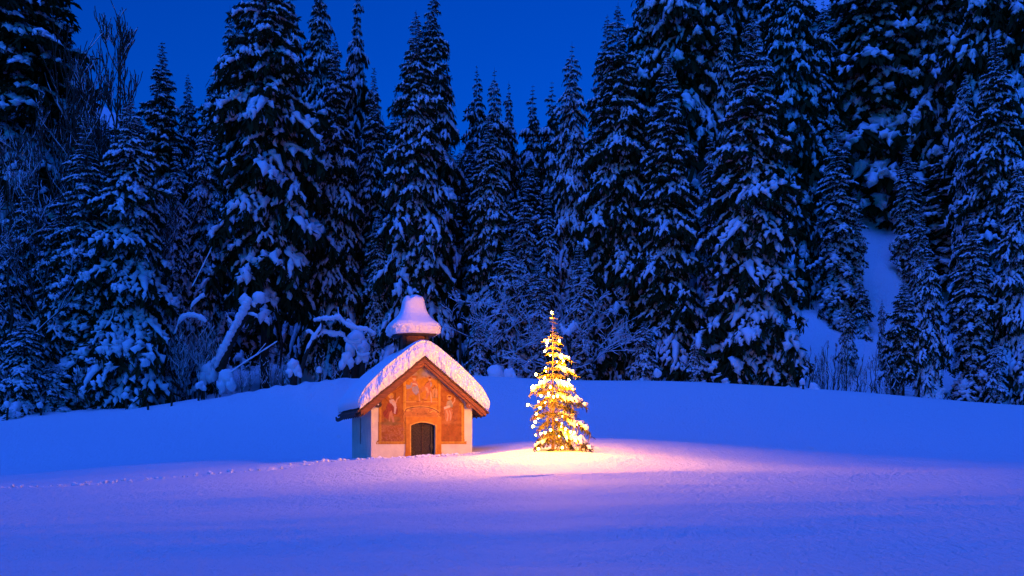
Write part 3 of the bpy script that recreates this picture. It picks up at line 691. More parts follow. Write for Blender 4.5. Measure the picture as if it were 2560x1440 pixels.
# herringbone boards: each board is a slanted plank clipped to its half of the door leaf
def clip_half(poly, side):
    def cl(P, f):
        o = []
        for i in range(len(P)):
            p, q = P[i], P[(i+1) % len(P)]; fp, fq = f(p), f(q)
            if fp >= 0: o.append(p)
            if (fp >= 0) != (fq >= 0): t = fp/(fp-fq); o.append((p[0]+(q[0]-p[0])*t, p[1]+(q[1]-p[1])*t))
        return o
    for f in (lambda p: p[0]-DX0, lambda p: DX1-p[0], lambda p: (p[0]-xc)*side, lambda p: 1.77-p[1], lambda p: p[1]+.5):
        if len(poly) < 3: return []
        poly = cl(poly, f)
    return poly
for side in (-1, 1):
    k = -1.6
    while k < 3.0:
        pw = .115
        P = [(xc, k), (xc+side*1.0, k-side*0+1.0*1.0), (xc+side*1.0, k+1.0+pw*1.25), (xc, k+pw*1.25)]
        if side < 0: P = P[::-1]
        P = clip_half(P, side)
        if len(P) >= 3: db.prism(P, .20+.006*(round(k*100) % 3), .27)
        k += .115*1.25+.012
door = db.build('door', M['door_wood'], chapel)
MB().box(xc-.03, xc+.03, .165, .21, -.5, 1.76).build('centre_strip', M['wood_dark'], door)
hb = MB(); hb.box(DX1-.15, DX1-.11, .14, .20, .25, 1.62)
hb.box(DX1-.19, DX1-.07, .13, .19, .66, .86); hb.tube([(DX1-.13, .13, .72), (DX1-.13, .06, .72), (DX1-.24, .05, .72)], .014, 6); hb.build('door_handle', M['iron'], door)
# --- roof
rf = MB(); T0, T1 = -.42, DEP+.35; XE = 2.70
def slab(m, off0, off1, y0, y1, x0=0.0, x1=XE, both=True):
    for sg in (-1, 1):
        P = [(sg*x0, APX-off1-SL*x0), (sg*x1, APX-off1-SL*x1), (sg*x1, APX-off0-SL*x1), (sg*x0, APX-off0-SL*x0)]
        if sg < 0: P = P[::-1]
        m.prism(P, y0, y1)
slab(rf, .14, .30, T0+.06, T1)
roof = rf.build('roof', M['wood'], chapel)
sh = MB(); srng = random.Random(4)
for sg in (-1, 1):                              # courses of wooden shingles, uneven ends at the verge
    k = 0; x = 0.0
    while x < XE+.02:
        dx = .155; y = T0-.03+srng.uniform(-.03, .03)
        P = [(sg*x, APX-.135-SL*x), (sg*(x+dx), APX-.135-SL*(x+dx)), (sg*(x+dx+.02), APX-.06-SL*(x+dx+.02)+.02), (sg*x, APX-.075-SL*x)]
        if sg < 0: P = P[::-1]
        sh.prism(P, y, T1+.03); x += dx
sh.build('shingle', M['shingle'], roof)
bb = MB(); slab(bb, .16, .34, T0-.02, T0+.055, 0, XE-.04); slab(bb, .28, .46, T0+.06, T0+.12, 0, XE-.16); bb.build('bargeboard', M['wood'], roof)
# eaves: fascia, soffit and rafter feet
eb = MB()
for sg in (-1, 1):
    x = sg*(XE-.03); eb.box(min(x, x+sg*.03), max(x, x+sg*.03), T0+.13, T1, APX-SL*XE-.32, APX-SL*XE-.12)
    for t in np.arange(.1, DEP, .75):
        P = [(sg*W2, wt(W2)-.005), (sg*(XE-.08), wt(XE-.08)-.005), (sg*(XE-.08), wt(XE-.08)-.09), (sg*W2, wt(W2)-.12)]
        if sg > 0: P = P[::-1]
        eb.prism(P, t, t+.10)
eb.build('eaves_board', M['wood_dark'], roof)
gt = MB(); gx0 = -XE-.05; gz0 = APX-SL*XE-.26
gt.tube([(gx0, .1, gz0+.02), (gx0, 2.5, gz0), (gx0-.02, 4.5, gz0-.03), (gx0-.02, DEP+.5, gz0-.10), (gx0-.04, DEP+.75, gz0-.10), (gx0-.06, DEP+.95, gz0+.04)], [.08, .08, .085, .09, .07, .04], 8); gt.build('gutter', M['wood_dark'], roof)
for x, s in ((-1.93, -1), (1.97, 1)):           # carved purlin ends hanging in front of the wall corners
    c = MB(); c.prism([(x-.10, 2.60), (x+.10, 2.60), (x+.17, 2.82), (x+.13, wt(x)-.02-.08), (x-.13, wt(x)-.02-.08), (x-.17, 2.82)][::1], -.30, -.16)
    c.box(x-.12, x+.12, -.16, 0.0, 2.75, 2.93)
    n = 14; c.prism([(x+.15*math.cos(-PI+2*PI*k/n), 2.50+.13*math.sin(-PI+2*PI*k/n)) for k in range(n)], -.34, -.24)
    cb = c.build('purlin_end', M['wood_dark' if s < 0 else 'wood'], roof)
    MB().prism([(x+.03*math.cos(2*PI*k/8), 2.50+.03*math.sin(2*PI*k/8)) for k in range(8)], -.355, -.341).build('knob', M['plaster'], cb)
# --- snow on the roof
OUT = [(0, 5.25), (.22, 5.22), (.55, 5.04), (1.09, 4.62), (1.61, 4.20), (2.14, 3.70), (2.53, 3.28), (2.74, 2.92), (2.84, 2.64), (2.78, 2.40)]
def resample(P, n):
    P = np.array(curve(P, 10)); d = np.concatenate([[0], np.cumsum(np.linalg.norm(np.diff(P, axis=0), axis=1))]); t = np.linspace(0, d[-1], n)
    return np.stack([np.interp(t, d, P[:, 0]), np.interp(t, d, P[:, 1])], 1)
NS = 230
oR = resample(OUT, NS); oL = resample([(-x*(1.0 if x < 2 else .985), z-(.03 if x > .4 else 0)) for x, z in OUT], NS)
O = np.concatenate([oL[::-1][:-1], oR]); n = len(O)
ss = np.linspace(-1, 1, n); B = np.stack([ss*(XE+.03), APX-.05-SL*np.abs(ss)*(XE+.03)], 1)
prof = []                                        # (r, t): from the front bottom edge up the cut face, over the shoulder, back along the top
for v in np.linspace(0, 1, 40): prof.append((v*.90, T0-.05-.13*math.sin(PI*min(v*1.15, 1))**.8, 1.0))
for v in np.linspace(.12, 1, 9): prof.append((.90+.10*math.sin(v*PI/2), T0-.09+.42*v**1.6, 1-v*.9))
for v in np.linspace(.04, 1, 40): prof.append((1.0+.02*math.sin(v*5), T0+.33+(T1+.12-T0-.33)*v, .05))
for v in np.linspace(.15, 1, 8): prof.append((math.cos(v*PI/2), T1+.12+.16*math.sin(v*PI/2), .3))
vs = []
for i in range(n):
    bx, bz = B[i]; ox, oz = O[i]
    for r, t, f in prof:
        x = bx+(ox-bx)*r; z = bz+(oz-bz)*r
        if f > .08:
            p = Vector((x*4.2, t*2, z*1.7)); q = Vector((x*9, t*4, z*4.2)); d = .085*mnoise.noise(p)+.08*abs(mnoise.noise(q))-.02+.035*mnoise.noise(q*2.1)
            t += d*f*1.25-.02*f; z += .25*d*f; 
            if r > .3: x += .3*d*f
        else:
            p = Vector((x*.9, t*.8, 3)); d = mnoise.noise(p)*.035; z += d
        vs.append((x, t, z))
m_ = len(prof); fs = [(i*m_+k, (i+1)*m_+k, (i+1)*m_+k+1, i*m_+k+1) for i in range(n-1) for k in range(m_-1)]
rs = MB(); rs.add(vs, fs); rs.build('roof_snow', M['snow_roof'], roof, smooth=True)
# --- ridge turret
ty = 2.0
tur = MB(); hs = .50
for sx in (-1, 1):
    for sy in (-1, 1): tur.box(sx*hs-.07, sx*hs+.07, ty+sy*hs-.07, ty+sy*hs+.07, 4.0, 5.80)
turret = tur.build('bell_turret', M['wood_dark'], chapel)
pl = MB()
for sy in (-1, 1):
    for k in range(4): pl.box(-.40+k*.2, -.40+k*.2+.19, ty+sy*(hs-.01)-.02, ty+sy*(hs-.01)+.02, 4.0, 5.78)
for sx in (-1, 1):
    for k in range(4): pl.box(sx*(hs-.01)-.02, sx*(hs-.01)+.02, ty-.40+k*.2, ty-.40+k*.2+.19, 4.0, 5.78)
pl.build('boarding', M['wood'], turret)
tr2 = MB(); rr = .89
ring = lambda h, z: [(-h, ty-h, z), (h, ty-h, z), (h, ty+h, z), (-h, ty+h, z)]
tr2.add(ring(rr, 5.67)+ring(rr, 5.74)+ring(.38, 6.3)+ring(.16, 6.95), [(3, 2, 1, 0)]+[(j*4+k, j*4+(k+1) % 4, j*4+4+(k+1) % 4, j*4+4+k) for j in range(3) for k in range(4)]+[(12, 13, 14, 15)])
tr2.box(-rr+.05, rr-.05, ty-rr+.05, ty+rr-.05, 5.60, 5.668); tr2.build('turret_roof', M['wood_dark'], turret)
SC = [(.80, 5.69, 4.5), (.885, 5.68, 4.5), (.945, 5.74, 4.5), (.975, 5.85, 4.3), (.985, 5.98, 4.2), (.96, 6.10, 4), (.90, 6.20, 3.8), (.80, 6.31, 3.4), (.68, 6.45, 3), (.57, 6.62, 2.8), (.50, 6.82, 2.6), (.455, 7.02, 2.5), (.43, 7.18, 2.4), (.385, 7.30, 2.3), (.30, 7.39, 2.2), (.18, 7.44, 2), (.02, 7.46, 2)]
SCr = []
for (a0, z0, e0), (a1, z1, e1) in zip(SC[:-1], SC[1:]):
    for t in (0, .25, .5, .75): SCr.append(((a0+(a1-a0)*t)*1.13, z0+(z1-z0)*t, e0+(e1-e0)*t))
SCr.append(SC[-1]); sg_ = 160; vs = []
for r_, z_, e_ in SCr:
    for k in range(sg_):
        an = 2*PI*k/sg_; c, s = math.cos(an), math.sin(an)
        q = (abs(c)**e_+abs(s)**e_)**(-1/e_)
        x = r_*q*c; y = r_*q*s; z = z_
        low = max(0, min(1, (6.2-z_)/.2)); d = mnoise.noise(Vector((x*7, y*7, z*3.5)))*.055+mnoise.noise(Vector((x*14, y*14, z*9)))*.055+mnoise.noise(Vector((x*30, y*30, z*20)))*.03
        d2 = mnoise.noise(Vector((x*1.6, y*1.6, z*1.4+4)))*.06
        qn = 1+(d*low+d2*.8)*1.2/(r_+.3)
        if z_ > 7.2: z += .10*mnoise.noise(Vector((x*3.5+1, y*3.5, 2)))+.10*x
        if low > 0 and z_ < 5.8: z += -.10*max(0, -x)**2*abs(s)*2*low*(.4)
        vs.append((x*qn-.0, ty+y*qn, z))
fs = [(i*sg_+k, i*sg_+(k+1) % sg_, (i+1)*sg_+(k+1) % sg_, (i+1)*sg_+k) for i in range(len(SCr)-1) for k in range(sg_)]
cp = MB(); cp.add(vs, fs); cp.build('snow_cap', M['snow_roof'], turret, smooth=True)
# ------------------------------------------------------------------ the lit Christmas tree
XY = 35.0; xt = at(1382, XY); xr = random.Random(7)
PSC = XY/FPX
prof_y = [775, 806, 826, 848, 880, 895, 915, 935, 952, 975, 1000, 1018, 1040, 1060, 1085, 1105, 1122]
prof_l = [1, 10, 5, 23, 22, 18, 20, 36, 34, 50, 44, 64, 46, 60, 62, 46, 56]
prof_r = [1, 16, 6, 28, 18, 38, 34, 28, 46, 52, 62, 70, 50, 80, 62, 66, 58]
xH = (1128-778)*PSC
def lenf(z, az):
    y = 1128-z/PSC; l = np.interp(y, prof_y, prof_l); r = np.interp(y, prof_y, prof_r); c = math.cos(az)
    base = (r if c > 0 else l)*PSC; return base*(1.0 if abs(c) > .6 else .82)
rg2 = np.random.default_rng(9)
T_X = [branch_template(rg2, 8, rg2.uniform(.25, .5), .0, 1.1, 1.0, .35, 15, .8) for _ in range(7)]
T_XS = [branch_template(rg2, 7, rg2.uniform(.35, .5), .8, 1.8, 1.0, .45, 14, 1.0) for _ in range(2)]
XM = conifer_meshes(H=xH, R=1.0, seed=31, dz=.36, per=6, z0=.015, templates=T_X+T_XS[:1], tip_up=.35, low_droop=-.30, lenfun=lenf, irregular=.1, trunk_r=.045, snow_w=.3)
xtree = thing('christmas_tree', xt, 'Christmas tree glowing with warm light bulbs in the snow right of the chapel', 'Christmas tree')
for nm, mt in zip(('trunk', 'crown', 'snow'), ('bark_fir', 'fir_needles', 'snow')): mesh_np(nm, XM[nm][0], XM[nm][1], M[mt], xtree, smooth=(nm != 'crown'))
# the long snow-laden boughs on the right and a few padded ones
bo_n, bo_q, bo_t, bo_s, bo_f = [], [], [], [], []; cN = cS = 0
for (x0, y0, x1, y1, fy) in [(1384, 986, 1458, 1012, -.15), (1384, 1032, 1467, 1072, -.1), (1386, 1072, 1470, 1118, -.2), (1380, 888, 1424, 898, -.2), (1384, 918, 1434, 932, -.2), (1380, 950, 1330, 976, -.2), (1382, 950, 1430, 975, -.3)]:
    A_ = pt(x0, y0, XY)-xt; B_ = pt(x1, y1, XY)-xt; B_.y += fy; d = B_-A_; L = d.length
    T = T_XS[xr.randrange(2)]; az = math.atan2(d.y, d.x); el = math.asin(d.z/L)+.30
    ce, se, ca, sa = math.cos(el), math.sin(el), math.cos(az), math.sin(az)
    Mt = np.array([[ca*ce, -sa, -ca*se], [sa*ce, ca, -sa*se], [se, 0, ce]]); off = np.array(A_)
    sc = L*1.06; f = lambda V: (V*[sc, sc*.75, sc])@Mt.T+off
    bo_n.append(f(T['nV'])); bo_q.append(T['nQ']+cN); bo_t.append(T['nT']+cN); cN += len(T['nV']); bo_s.append(f(T['sV'])); bo_f.append(T['sF']+cS); cS += len(T['sV'])
    P = np.array([[d.x*t, d.y*t, d.z*t+.30*L*t*(1-t)*.9] for t in np.linspace(.12, 1, 9)])+off
    e = np.sin(PI*np.linspace(.1, .97, 9))**.5
    Vb, Fb = blob_strip(P, L*.06*e, L*.06*e, rg2, 8); bo_s.append(Vb); bo_f.append(Fb+cS); cS += len(Vb)
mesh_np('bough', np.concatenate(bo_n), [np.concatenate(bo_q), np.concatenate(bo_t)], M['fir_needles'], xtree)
mesh_np('bough_snow', np.concatenate(bo_s), [np.concatenate(bo_f)], M['snow'], xtree, smooth=True)
# string of lights
BUL = [(1379, 781, .0), (1368, 854, -.25), (1399, 852, -.2), (1362, 878, -.3), (1402, 891, -.4), (1340, 936, -.3), (1422, 950, -.35), (1331, 966, -.3), (1413, 960, -.55), (1376, 968, -.75), (1352, 989, -.8), (1371, 984, -.85), (1384, 992, -.8), (1394, 990, -.7), (1319, 1012, -.4), (1350, 1019, -.9), (1341, 1035, -.85), (1338, 1055, -.8), (1332, 1066, -.6), (1363, 1082, -1.0), (1377, 1075, -1.0), (1414, 1073, -.8), (1426, 1080, -.7), (1435, 1082, -.5), (1352, 1084, -.9), (1438, 1100, -.55), (1346, 1122, -.85), (1406, 1119, -.9), (1392, 905, .4), (1362, 945, .5), (1405, 1000, .6), (1345, 1045, .7), (1420, 1050, .6)]
sl = thing('string_lights', xt, 'string of warm glowing bulbs wound around the Christmas tree', 'string lights')
em = bpy.data.materials.new('bulb_glow'); em.use_nodes = True; en = em.node_tree.nodes; pb = en['Principled BSDF']
pb.inputs['Base Color'].default_value = (0, 0, 0, 1); pb.inputs['Emission Color'].default_value = BULB_COLOR+(1,); pb.inputs['Emission Strength'].default_value = BULB_POWER*2.3
BR = .037
bm = bmesh.new(); bmesh.ops.create_icosphere(bm, subdivisions=1, radius=BR); bmesh.ops.scale(bm, vec=(1, 1, 1.25), verts=bm.verts); bme = bpy.data.meshes.new('bulb'); bm.to_mesh(bme); bm.free(); bme.materials.append(em)
em2 = em.copy(); em2.name = 'bulb_glow_low'; em2.node_tree.nodes['Principled BSDF'].inputs['Emission Strength'].default_value = BULB_POWER*.5   # lower bulbs dimmed on purpose, softening the hot spot below and widening the pool
bme2 = bme.copy(); bme2.materials[0] = em2
em3 = em.copy(); em3.name = 'bulb_glow_mid'; em3.node_tree.nodes['Principled BSDF'].inputs['Emission Strength'].default_value = BULB_POWER*1.0
bme3 = bme.copy(); bme3.materials[0] = em3
bpts = []
mr = random.Random(4)
for k in range(26):                               # the smaller bulbs between the big ones
    py = mr.uniform(845, 1112); l = np.interp(py, prof_y, prof_l)*.8; r = np.interp(py, prof_y, prof_r)*.8; a_ = mr.uniform(0, 2*PI)
    BUL.append((1382+(r if math.cos(a_) > 0 else l)*math.cos(a_), py, .8*r*PSC*math.sin(a_)))
for iq, (px, py, dy) in enumerate(BUL):
    Yb = XY+dy; p = pt(px, py, Yb); gz = G(p.x, p.y)
    if p.z < gz+.10: p.z = gz+.10
    q = p-xt; bpts.append(q)
    o = bpy.data.objects.new('bulb', bme if py < 965 else (bme3 if py < 1025 else bme2)); C.objects.link(o); o.parent = sl; o.location = q
    if iq >= len(BUL)-26: o.scale = (.6, .6, .6)
cb = MB(); order = sorted(bpts, key=lambda q: -q.z)
for p, q in zip(order[:-1], order[1:]):
    P = []
    for t in np.linspace(0, 1, 7):
        c = p.lerp(q, t); c.z -= .12*math.sin(PI*t)*min(1, (q-p).length); c.y += .10*math.sin(PI*t); P.append(c+Vector((0, .05, .03)))
    cb.tube(P, .006, 4)
cb.build('cable', M['cable'], sl)
# ------------------------------------------------------------------ bare trees, broken trunks, bushes
def limb(wood, snow, P, r0, r1, load=1.0, rng=random):
    n = len(P); R = [r0+(r1-r0)*i/(n-1) for i in range(n)]; wood.tube(P, R, 5 if r0 < .08 else 7)
    if load <= 0: return
    Q, W = [], []
    for i in range(n):
        d = (P[min(i+1, n-1)]-P[max(i-1, 0)]).normalized(); flat = math.hypot(d.x, d.y)
        Q.append(P[i]+Vector((0, 0, R[i]*.75+.35*load*.06*flat))); W.append((R[i]*.9+.05*load*(.35+flat))*rng.uniform(.75, 1.25)*(.25+.75*min(1, flat*1.4)))
    W[0] *= .4; W[-1] *= .3; snow.tube(Q, W, 6)
def smooth_path(P, n=5):
    P = [tuple(p) for p in P]; return [Vector(q) for q in curve(P, n)]
def grow(wood, snow, p, d, L, r, depth, rng, load, spread=.6, up=.15, kids=3, minr=.012, wig=.14):
    n = 5; P = [p.copy()]; q = p.copy(); dd = d.normalized()
    for i in range(n):
        dd = (dd+Vector((rng.gauss(0, wig), rng.gauss(0, wig), rng.gauss(0, wig)+up*.4))).normalized(); q = q+dd*L/n; P.append(q.copy())
    limb(wood, snow, P, r, max(r*.45, minr), load, rng)
    if depth <= 0: return
    for k in range(kids):
        t = rng.uniform(.35, 1) if k else 1.0; i = min(n, max(1, int(t*n))); b = P[i]
        sd = Vector((rng.gauss(0, 1), rng.gauss(0, 1), rng.gauss(0, .5))).normalized()
        grow(wood, snow, b, (dd+sd*spread+Vector((0, 0, up))), L*rng.uniform(.5, .8), max(r*.5, minr), depth-1, rng, load, spread, up, kids, minr, wig)
def bare_tree(px, Y, H, label, seed, name='bare_tree', stems=1, load=.3, spread=.55, up=.35, depth=4, kids=3, r=.14, lean=(0, 0), group=None, cat='tree', dens=1, minr=.014):
    rng = random.Random(seed); root = thing(name, at(px, Y, -.15), label, cat, group); wd, sn = MB(), MB()
    for s in range(stems):
        b = Vector((rng.uniform(-.5, .5)*(stems > 1)*dens, rng.uniform(-.4, .4)*(stems > 1), 0)); top = b+Vector((lean[0]+rng.gauss(0, .05*H), lean[1]+rng.gauss(0, .04*H), H*rng.uniform(.8, 1)))
        n = 9; P = [b.lerp(top, i/n)+Vector((rng.gauss(0, .012*H), rng.gauss(0, .012*H), 0))*(i > 0) for i in range(n+1)]
        limb(wd, sn, P, r, minr, load*.4, rng)
        for k in range(int((7 if H > 5 else 4)*kids/3*dens)):
            t = rng.uniform(.18, .97); i = min(n-1, int(t*n)); az = rng.uniform(0, 2*PI)
            dv = Vector((math.cos(az), math.sin(az), up*2)); grow(wd, sn, P[i], dv, H*.30*(1.15-t)*rng.uniform(.7, 1.2), r*.5*(1.1-t)+minr, depth-1, rng, load, spread, up, kids, minr)
    wd.build('branches', M['twigs'], root, smooth=True)
    if load > 0: sn.build('snow', M['snow'], root, smooth=True)
    return root
bare_tree(283, 90, 36, 'tall bare deciduous tree with upswept branches against the left sky', 5, load=.25, up=.45, spread=.5, r=.24, depth=4, kids=4, minr=.035, dens=1.4)
bare_tree(150, 84.5, 33, 'bare deciduous tree in the dark woods left of the tall one against the sky', 6, load=.28, up=.6, spread=.55, r=.17, depth=4, kids=4, minr=.018, dens=1.3)
bare_tree(25, 81, 28, 'bare spreading tree with snowy boughs at the far left edge', 7, load=.15, up=.25, spread=.75, r=.15, depth=4, kids=3, minr=.016, dens=1.2)
bare_tree(360, 88, 27, 'bare snowy tree showing between the twin firs and the left sky', 9, load=.28, up=.5, spread=.6, r=.14, depth=4, kids=4, minr=.016, dens=1.2)
bare_tree(700, 103, 30, 'thin bare tree behind the right arm of the bare-trunked giant', 10, load=.28, up=.5, spread=.6, r=.14, depth=3, kids=3)
bare_tree(955, 111, 33, 'bare tree top in the sky notch left of the tall spruce above the chapel', 11, load=.5, up=.6, spread=.5, r=.14, depth=3, kids=4, minr=.025)
# the arching snowy thicket behind the Christmas tree
TH_ = 'snowy bare trees behind the Christmas tree'
for px, Y, H, sd, lb in [(1175, 83.5, 10.5, 21, 'arching snowy bare tree nearest the chapel turret'), (1225, 84, 11.5, 22, 'second arching snowy bare tree right of the chapel turret'), (1290, 84.5, 12.5, 23, 'tall arching snowy bare tree midway between turret and Christmas tree'),
        (1340, 85, 9, 24, 'snowy bare tree whose twigs touch the left side of the lit tree top'), (1425, 84, 11.5, 25, 'snowy bare tree arching just right of the lit tree top'), (1485, 84.5, 12, 26, 'snowy bare tree beneath the great spruce'), (1560, 84, 7, 27, 'low snowy bare tree at the foot of the great spruce')]:
    bare_tree(px, Y, H, lb, sd, name='snowy_bare_tree', load=.20, up=.12, spread=.85, r=.07, depth=4, kids=3, group=TH_, dens=1.15, minr=.010)
# heavy snow-plastered shrubs and stumps behind the posts
BUSH = 'leafless bushes at the edge of the field'
for px, Y, H, sd, lb in [(462, 81.5, 7.5, 31, 'leafless bush beside the left bend of the post row'), (495, 83, 9.5, 32, 'taller leafless bush left of the broken trunk'), (535, 84, 7, 33, 'leafless bush at the foot of the broken trunk'), (620, 82.5, 4.0, 34, 'low leafless bush right of the broken trunk'), (655, 82.8, 3.6, 35, 'low leafless bush below the bare black trunk'),
        (690, 83, 3.8, 36, 'low leafless bush left of the thick snow-capped stump'), (720, 83.5, 3.4, 37, 'low leafless bush right behind the thick snow-capped stump'), (800, 83.5, 3.6, 38, 'leafless bush under the arched snowy branches'), (842, 84, 3.4, 39, 'leafless bush beneath the end of the arched snowy branches'), (20, 80.5, 6, 40, 'dark leafless bush behind the leftmost post'), (210, 81, 4.0, 43, 'leafless bush behind the second and third post')]:
    bare_tree(px, Y, H, lb, sd, name='bare_bush', stems=6 if H > 5 else 4, load=.3, up=.5, spread=.55, r=.03, depth=2, kids=3, group=BUSH, cat='bush', dens=1.6, minr=.011)
for px, Y, H, sd, lb in [(2045, 84, 3.2, 71, 'low leafless bush among the saplings nearest the brightest spruce'), (2105, 85, 2.6, 72, 'low leafless bush behind the tallest straight sapling'), (2165, 86, 2.8, 73, 'low leafless bush in the middle of the open slope foot'), (2228, 84, 3.0, 74, 'low leafless bush beside the bare-stemmed young fir'), (2195, 97, 2.2, 75, 'small leafless bush higher up the open slope')]:
    bare_tree(px, Y, H, lb, sd, name='bare_bush', stems=6, load=.2, up=.5, spread=.5, r=.03, depth=2, kids=3, group=BUSH, cat='bush', dens=1.8, minr=.012)
SAP = 'leafless saplings before the open snow slope'
for i, (px, top, lean, lb) in enumerate([(2022, 855, .2, 'sapling closest to the brightest spruce'), (2038, 862, -.1, 'second sapling from the brightest spruce'), (2056, 850, .2, 'third sapling from the brightest spruce'), (2068, 845, .4, 'fourth sapling from the brightest spruce'), (2083, 852, .5, 'crooked sapling with a slight rightward lean'),
        (2094, 888, .3, 'short sapling with a snow clump on its tip'), (2117, 838, .1, 'tallest straight sapling before the open slope'), (2137, 880, .6, 'sapling leaning right beside the tallest one'), (2179, 875, .1, 'slim sapling in the middle of the open slope'), (2190, 866, -.1, 'sapling with upswept side twigs and a snowy tip'), (2215, 905, .2, 'short sapling left of the bare-stemmed young fir'), (2230, 862, -.4, 'thin sapling just left of the bare-stemmed young fir')]):
    Y = 82.5; p = at(px, Y); H = (HY-top)*Y/FPX+ZC-p.z
    bare_tree(px, Y, H, lb, 50+i, name='sapling', load=.35, up=.5, spread=.35, r=.06, depth=3, kids=3, lean=(lean, 0), group=SAP, cat='sapling', dens=1.6, minr=.013)
# the leaning broken trunk loaded with snow
def path_thing(name, label, cat, limbs, Y, load=1.0):
    p0 = limbs[0][0][0]; root = thing(name, at(p0[0], Y, 0), label, cat); base = root.location
    wd, sn = MB(), MB(); rng = random.Random(len(limbs)*7)
    for pts, r0, r1, ld in limbs:
        P = smooth_path([pt(x, y, Y+dy)-base for x, y, dy in pts], 6)
        limb(wd, sn, P, r0, r1, ld*load, rng)
    wd.build('trunk', M['bark'], root, smooth=True); sn.build('snow', M['snow'], root, smooth=True); return root, wd, sn
bt, _, _ = path_thing('leaning_dead_tree', 'thick leaning broken trunk plastered with snow left of the chapel', 'dead tree', [
    ([(548, 930, 0), (565, 880, 0), (590, 825, .2), (612, 790, .3), (632, 765, .3)], .44, .36, 1.4), ([(628, 775, .3), (645, 760, .2), (655, 742, .1)], .28, .22, 2.5), ([(626, 778, .3), (612, 765, .4), (600, 750, .5)], .26, .2, 2.5), ([(590, 825, .2), (572, 800, -.3), (566, 782, -.5)], .10, .05, 2.0), ([(618, 785, .2), (640, 790, -.4), (645, 802, -.5)], .08, .04, 1.5)], 83)
c1, c2, c3 = pt(648, 744, 83)-bt.location, pt(611, 750, 83)-bt.location, pt(566, 842, 82.8)-bt.location
sb = MB().blob(c1, (.60, .5, .52), 3).blob(c2, (.50, .45, .52), 5)
for t in np.linspace(0, 1, 18):
    q = (pt(541, 915, 82.7).lerp(pt(622, 762, 82.9), t))-bt.location; sb.blob(q+Vector((-.05, -.1, .25)), (.30+.05*math.sin(t*9), .32, .42), int(t*40), .3)
sb.build('snow_heap', M['snow'], bt, smooth=True)
path_thing('arched_branch', 'thin leaning tree with arched snowy branches reaching right towards the chapel', 'tree', [
    ([(752, 940, 0), (762, 895, 0), (780, 855, 0), (800, 825, 0), (808, 798, 0)], .20, .12, 2.4), ([(806, 800, 0), (830, 800, -.2), (848, 796, -.3), (865, 812, -.4), (895, 823, -.5), (920, 826, -.5), (940, 838, -.4)], .13, .04, 2.2), ([(848, 797, -.3), (846, 782, 0), (845, 768, .2)], .06, .02, 1.2), ([(790, 845, 0), (805, 832, .3), (835, 838, .4), (855, 838, .4), (866, 852, .5), (880, 858, .5), (905, 856, .5)], .12, .05, 2.4), ([(862, 846, .5), (885, 865, .5), (895, 885, .4), (905, 890, .4), (925, 884, .3)], .05, .025, 2),
    ([(800, 825, 0), (810, 790, .2), (808, 770, .3), (812, 745, .4)], .07, .03, 1.2), ([(866, 812, -.4), (870, 802, -.2), (885, 815, -.2), (893, 822, -.4)], .04, .03, 2), ([(790, 845, 0), (775, 830, .2), (766, 832, .3)], .05, .03, 2), ([(808, 798, 0), (796, 800, .2), (785, 802, .4)], .06, .03, 2)], 82)
path_thing('fallen_branch', 'thin fallen branch lying diagonally from the ground right of the broken trunk', 'branch', [([(572, 935, 0), (610, 908, 0), (650, 882, 0), (694, 853, 0)], .06, .02, .6), ([(640, 888, 0), (655, 870, .3), (665, 858, .4)], .03, .015, .4)], 81.8)
path_thing('bent_branch', 'snowy bough bent in a hook left of the broken trunk', 'branch', [([(436, 840, 0), (452, 800, 0), (475, 790, 0), (500, 795, 0), (516, 806, 0)], .09, .03, 3), ([(475, 792, 0), (480, 765, 0), (500, 745, 0), (512, 738, 0)], .06, .03, 2.4), ([(480, 720, 0), (500, 680, 0), (520, 640, 0), (530, 618, 0)], .07, .03, 1)], 81.5)
# big clumps of snow on stumps and shrubs
def clump(px, py, Y, r, label, name='snow_covered_stump', cat='stump', wood=True):
    top = pt(px, py, Y); b = at(px, Y, -.1); root = thing(name, b, label, cat, 'snow-covered stumps and shrubs'); h = top.z-b.z
    if wood: MB().tube([(0, 0, -.2), (.02, 0, h*.5), (0, 0, h-.1)], [r*.42, r*.38, r*.36], 9).build('stump', M['bark'], root, smooth=True)
    s = MB().blob((0, 0, h), (r*.62, r*.6, r*.75), int(px), .22, 14, 10)
    if r > .5: s.blob((r*.4, -.1, h-r*.5), (r*.5, r*.5, r*.6), int(px)+1, .3).blob((-r*.35, -.1, h-r*.7), (r*.45, r*.5, r*.6), int(px)+2, .3)
    s.build('snow', M['snow'], root, smooth=True)
clump(734, 915, 80.4, .75, 'thick snow-capped stump left of the arched branches')
clump(892, 850, 84.5, 1.25, 'tall snow-plastered shrub left of the chapel roof'); clump(866, 896, 82.5, .8, 'small snow-plastered shrub beside the tall one left of the chapel roof'); clump(905, 885, 83, .7, 'low snow-plastered shrub nearest the chapel roof')
clump(565, 945, 82, 1.0, 'snow mound at the foot of the broken trunk', wood=False); clump(520, 925, 83, 1.0, 'snow mound left of the broken trunk foot', wood=False)
clump(2034, 968, 80.3, .55, 'round snow-capped stump at the field edge right of the brightest spruce'); clump(1643, 933, 80.5, .5, 'snow-capped stump under the level-armed spruce'); clump(1240, 935, 81, 1.1, 'smooth snow hump on the skyline right of the chapel roof', wood=False); clump(1275, 938, 81, .8, 'lower snow hump beside the smooth one', wood=False)
path_thing('broken_snag', 'forked snow-laden snag just right of the Christmas tree tip', 'snag', [([(1428, 938, 0), (1424, 890, 0), (1416, 850, 0), (1414, 835, 0)], .10, .08, 1.2), ([(1415, 840, 0), (1406, 826, 0), (1401, 812, 0)], .16, .10, 5), ([(1415, 842, 0), (1428, 826, 0), (1442, 812, 0)], .16, .08, 5)], 83.5)
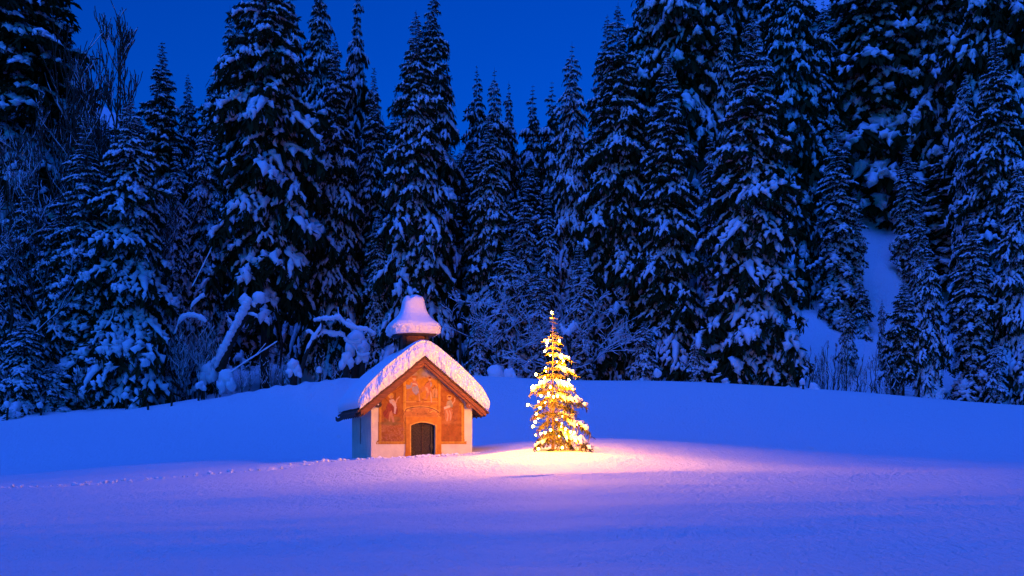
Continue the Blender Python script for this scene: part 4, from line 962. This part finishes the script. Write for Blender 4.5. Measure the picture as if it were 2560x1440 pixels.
clump(1150, 815, 86, .35, 'thin stump wearing a snow ball right of the chapel turret'); clump(2006, 975, 80.4, .45, 'little snow mound left of the round snow-capped stump', wood=False)
# ------------------------------------------------------------------ fence posts with snow caps
POSTS = [(17, 1052, 1016, 66, 'leftmost snow-capped post at the edge of the photo'), (103, 1042, 1018, 66, 'second snow-capped post from the left'), (248, 1029, 990, 68, 'tall capped post left of the twin firs'), (316, 1024, 994, 69, 'post with a round cap under the twin firs'), (370, 1024, 1008, 69.5, 'low post in the shadow under the twin firs'),
    (428, 1018, 992, 70.5, 'slanting post where the row begins to bend'), (477, 1009, 985, 72, 'first of three close posts in the bend of the row'), (489, 1007, 976, 73, 'second of three close posts in the bend'), (496, 1000, 970, 74.5, 'third of three close posts in the bend'), (504, 980, 953, 77.5, 'small post above the bend'), (510, 966, 948, 79, 'smallest post where the row meets the bushes'),
    (707, 956, 945, 77, 'short post left of the thick stump'), (751, 949, 932, 77, 'leaning capped post right of the thick stump'), (801, 943, 920, 78, 'tall thin post under the arched branches'), (873, 934, 922, 79, 'tiny bare post left of the chapel roof'), (2008, 972, 960, 80, 'post tip at the crest left of the saplings')]
for i, (px, pb_, ptp, Y, lb) in enumerate(POSTS):
    Ys = np.arange(56, 84, .1); rows = HY-(ground((px-HX)*Ys/FPX, Ys)-ZC)*FPX/Ys
    Y = float(Ys[np.argmin(np.abs(rows-pb_))])
    p = pt(px, pb_, Y); gz = G(p.x, p.y); h = max(.25, (pb_-ptp)*Y/FPX); rng = random.Random(i*3)
    root = thing('fence_post', (p.x, p.y, gz), lb, 'fence post', 'fence posts along the wood'); lx = rng.uniform(-.12, .12)*h; r = .105 if Y < 72 else .09
    MB().tube([(0, 0, -.3), (lx*.5, 0, h*.5), (lx, 0, h)], [r, r*.95, r*.9], 9).build('post', M['bark'], root, smooth=False)
    if px not in (370, 428, 873, 707): MB().blob((lx-.05, 0, h+.16), (r*2.7, r*2.7, r*3.0), i, .2, 14, 10).build('snow_cap', M['snow'], root, smooth=True)
# ------------------------------------------------------------------ clods kicked up along the trail
cr = random.Random(12); cm = MB()
Tn = len(TRAIL_XY)
for k in range(640):
    u = cr.random()**.85*(Tn-1); i = min(int(u), Tn-2); f = u-i; p = TRAIL_XY[i]*(1-f)+TRAIL_XY[i+1]*f
    x = p[0]+cr.gauss(0, .20); y = p[1]+cr.gauss(0, .28); s = cr.uniform(.025, .08)*(1.3 if u > 4.5 else 1)
    cm.blob((x, y, G(x, y)+s*.4), (s*cr.uniform(.8, 1.5), s*cr.uniform(.8, 1.4), s*.8), k, .35, 6, 4)
for k in range(60):                                # fallen lumps along the chapel front
    x = cr.uniform(-2.3, 2.5); y = cr.uniform(-.5, -.1); wx = -3.79+x*math.cos(TH)-y*math.sin(TH); wy = 40.63+x*math.sin(TH)+y*math.cos(TH); s = cr.uniform(.02, .06)
    cm.blob((wx, wy, G(wx, wy)+s*.4), (s*1.2, s, s*.8), k, .35, 6, 4)
o = cm.build('snow_clods', M['snow'], None, smooth=False); tag(o, 'small lumps of snow scattered along the trodden trail to the chapel', 'snow', kind='stuff')
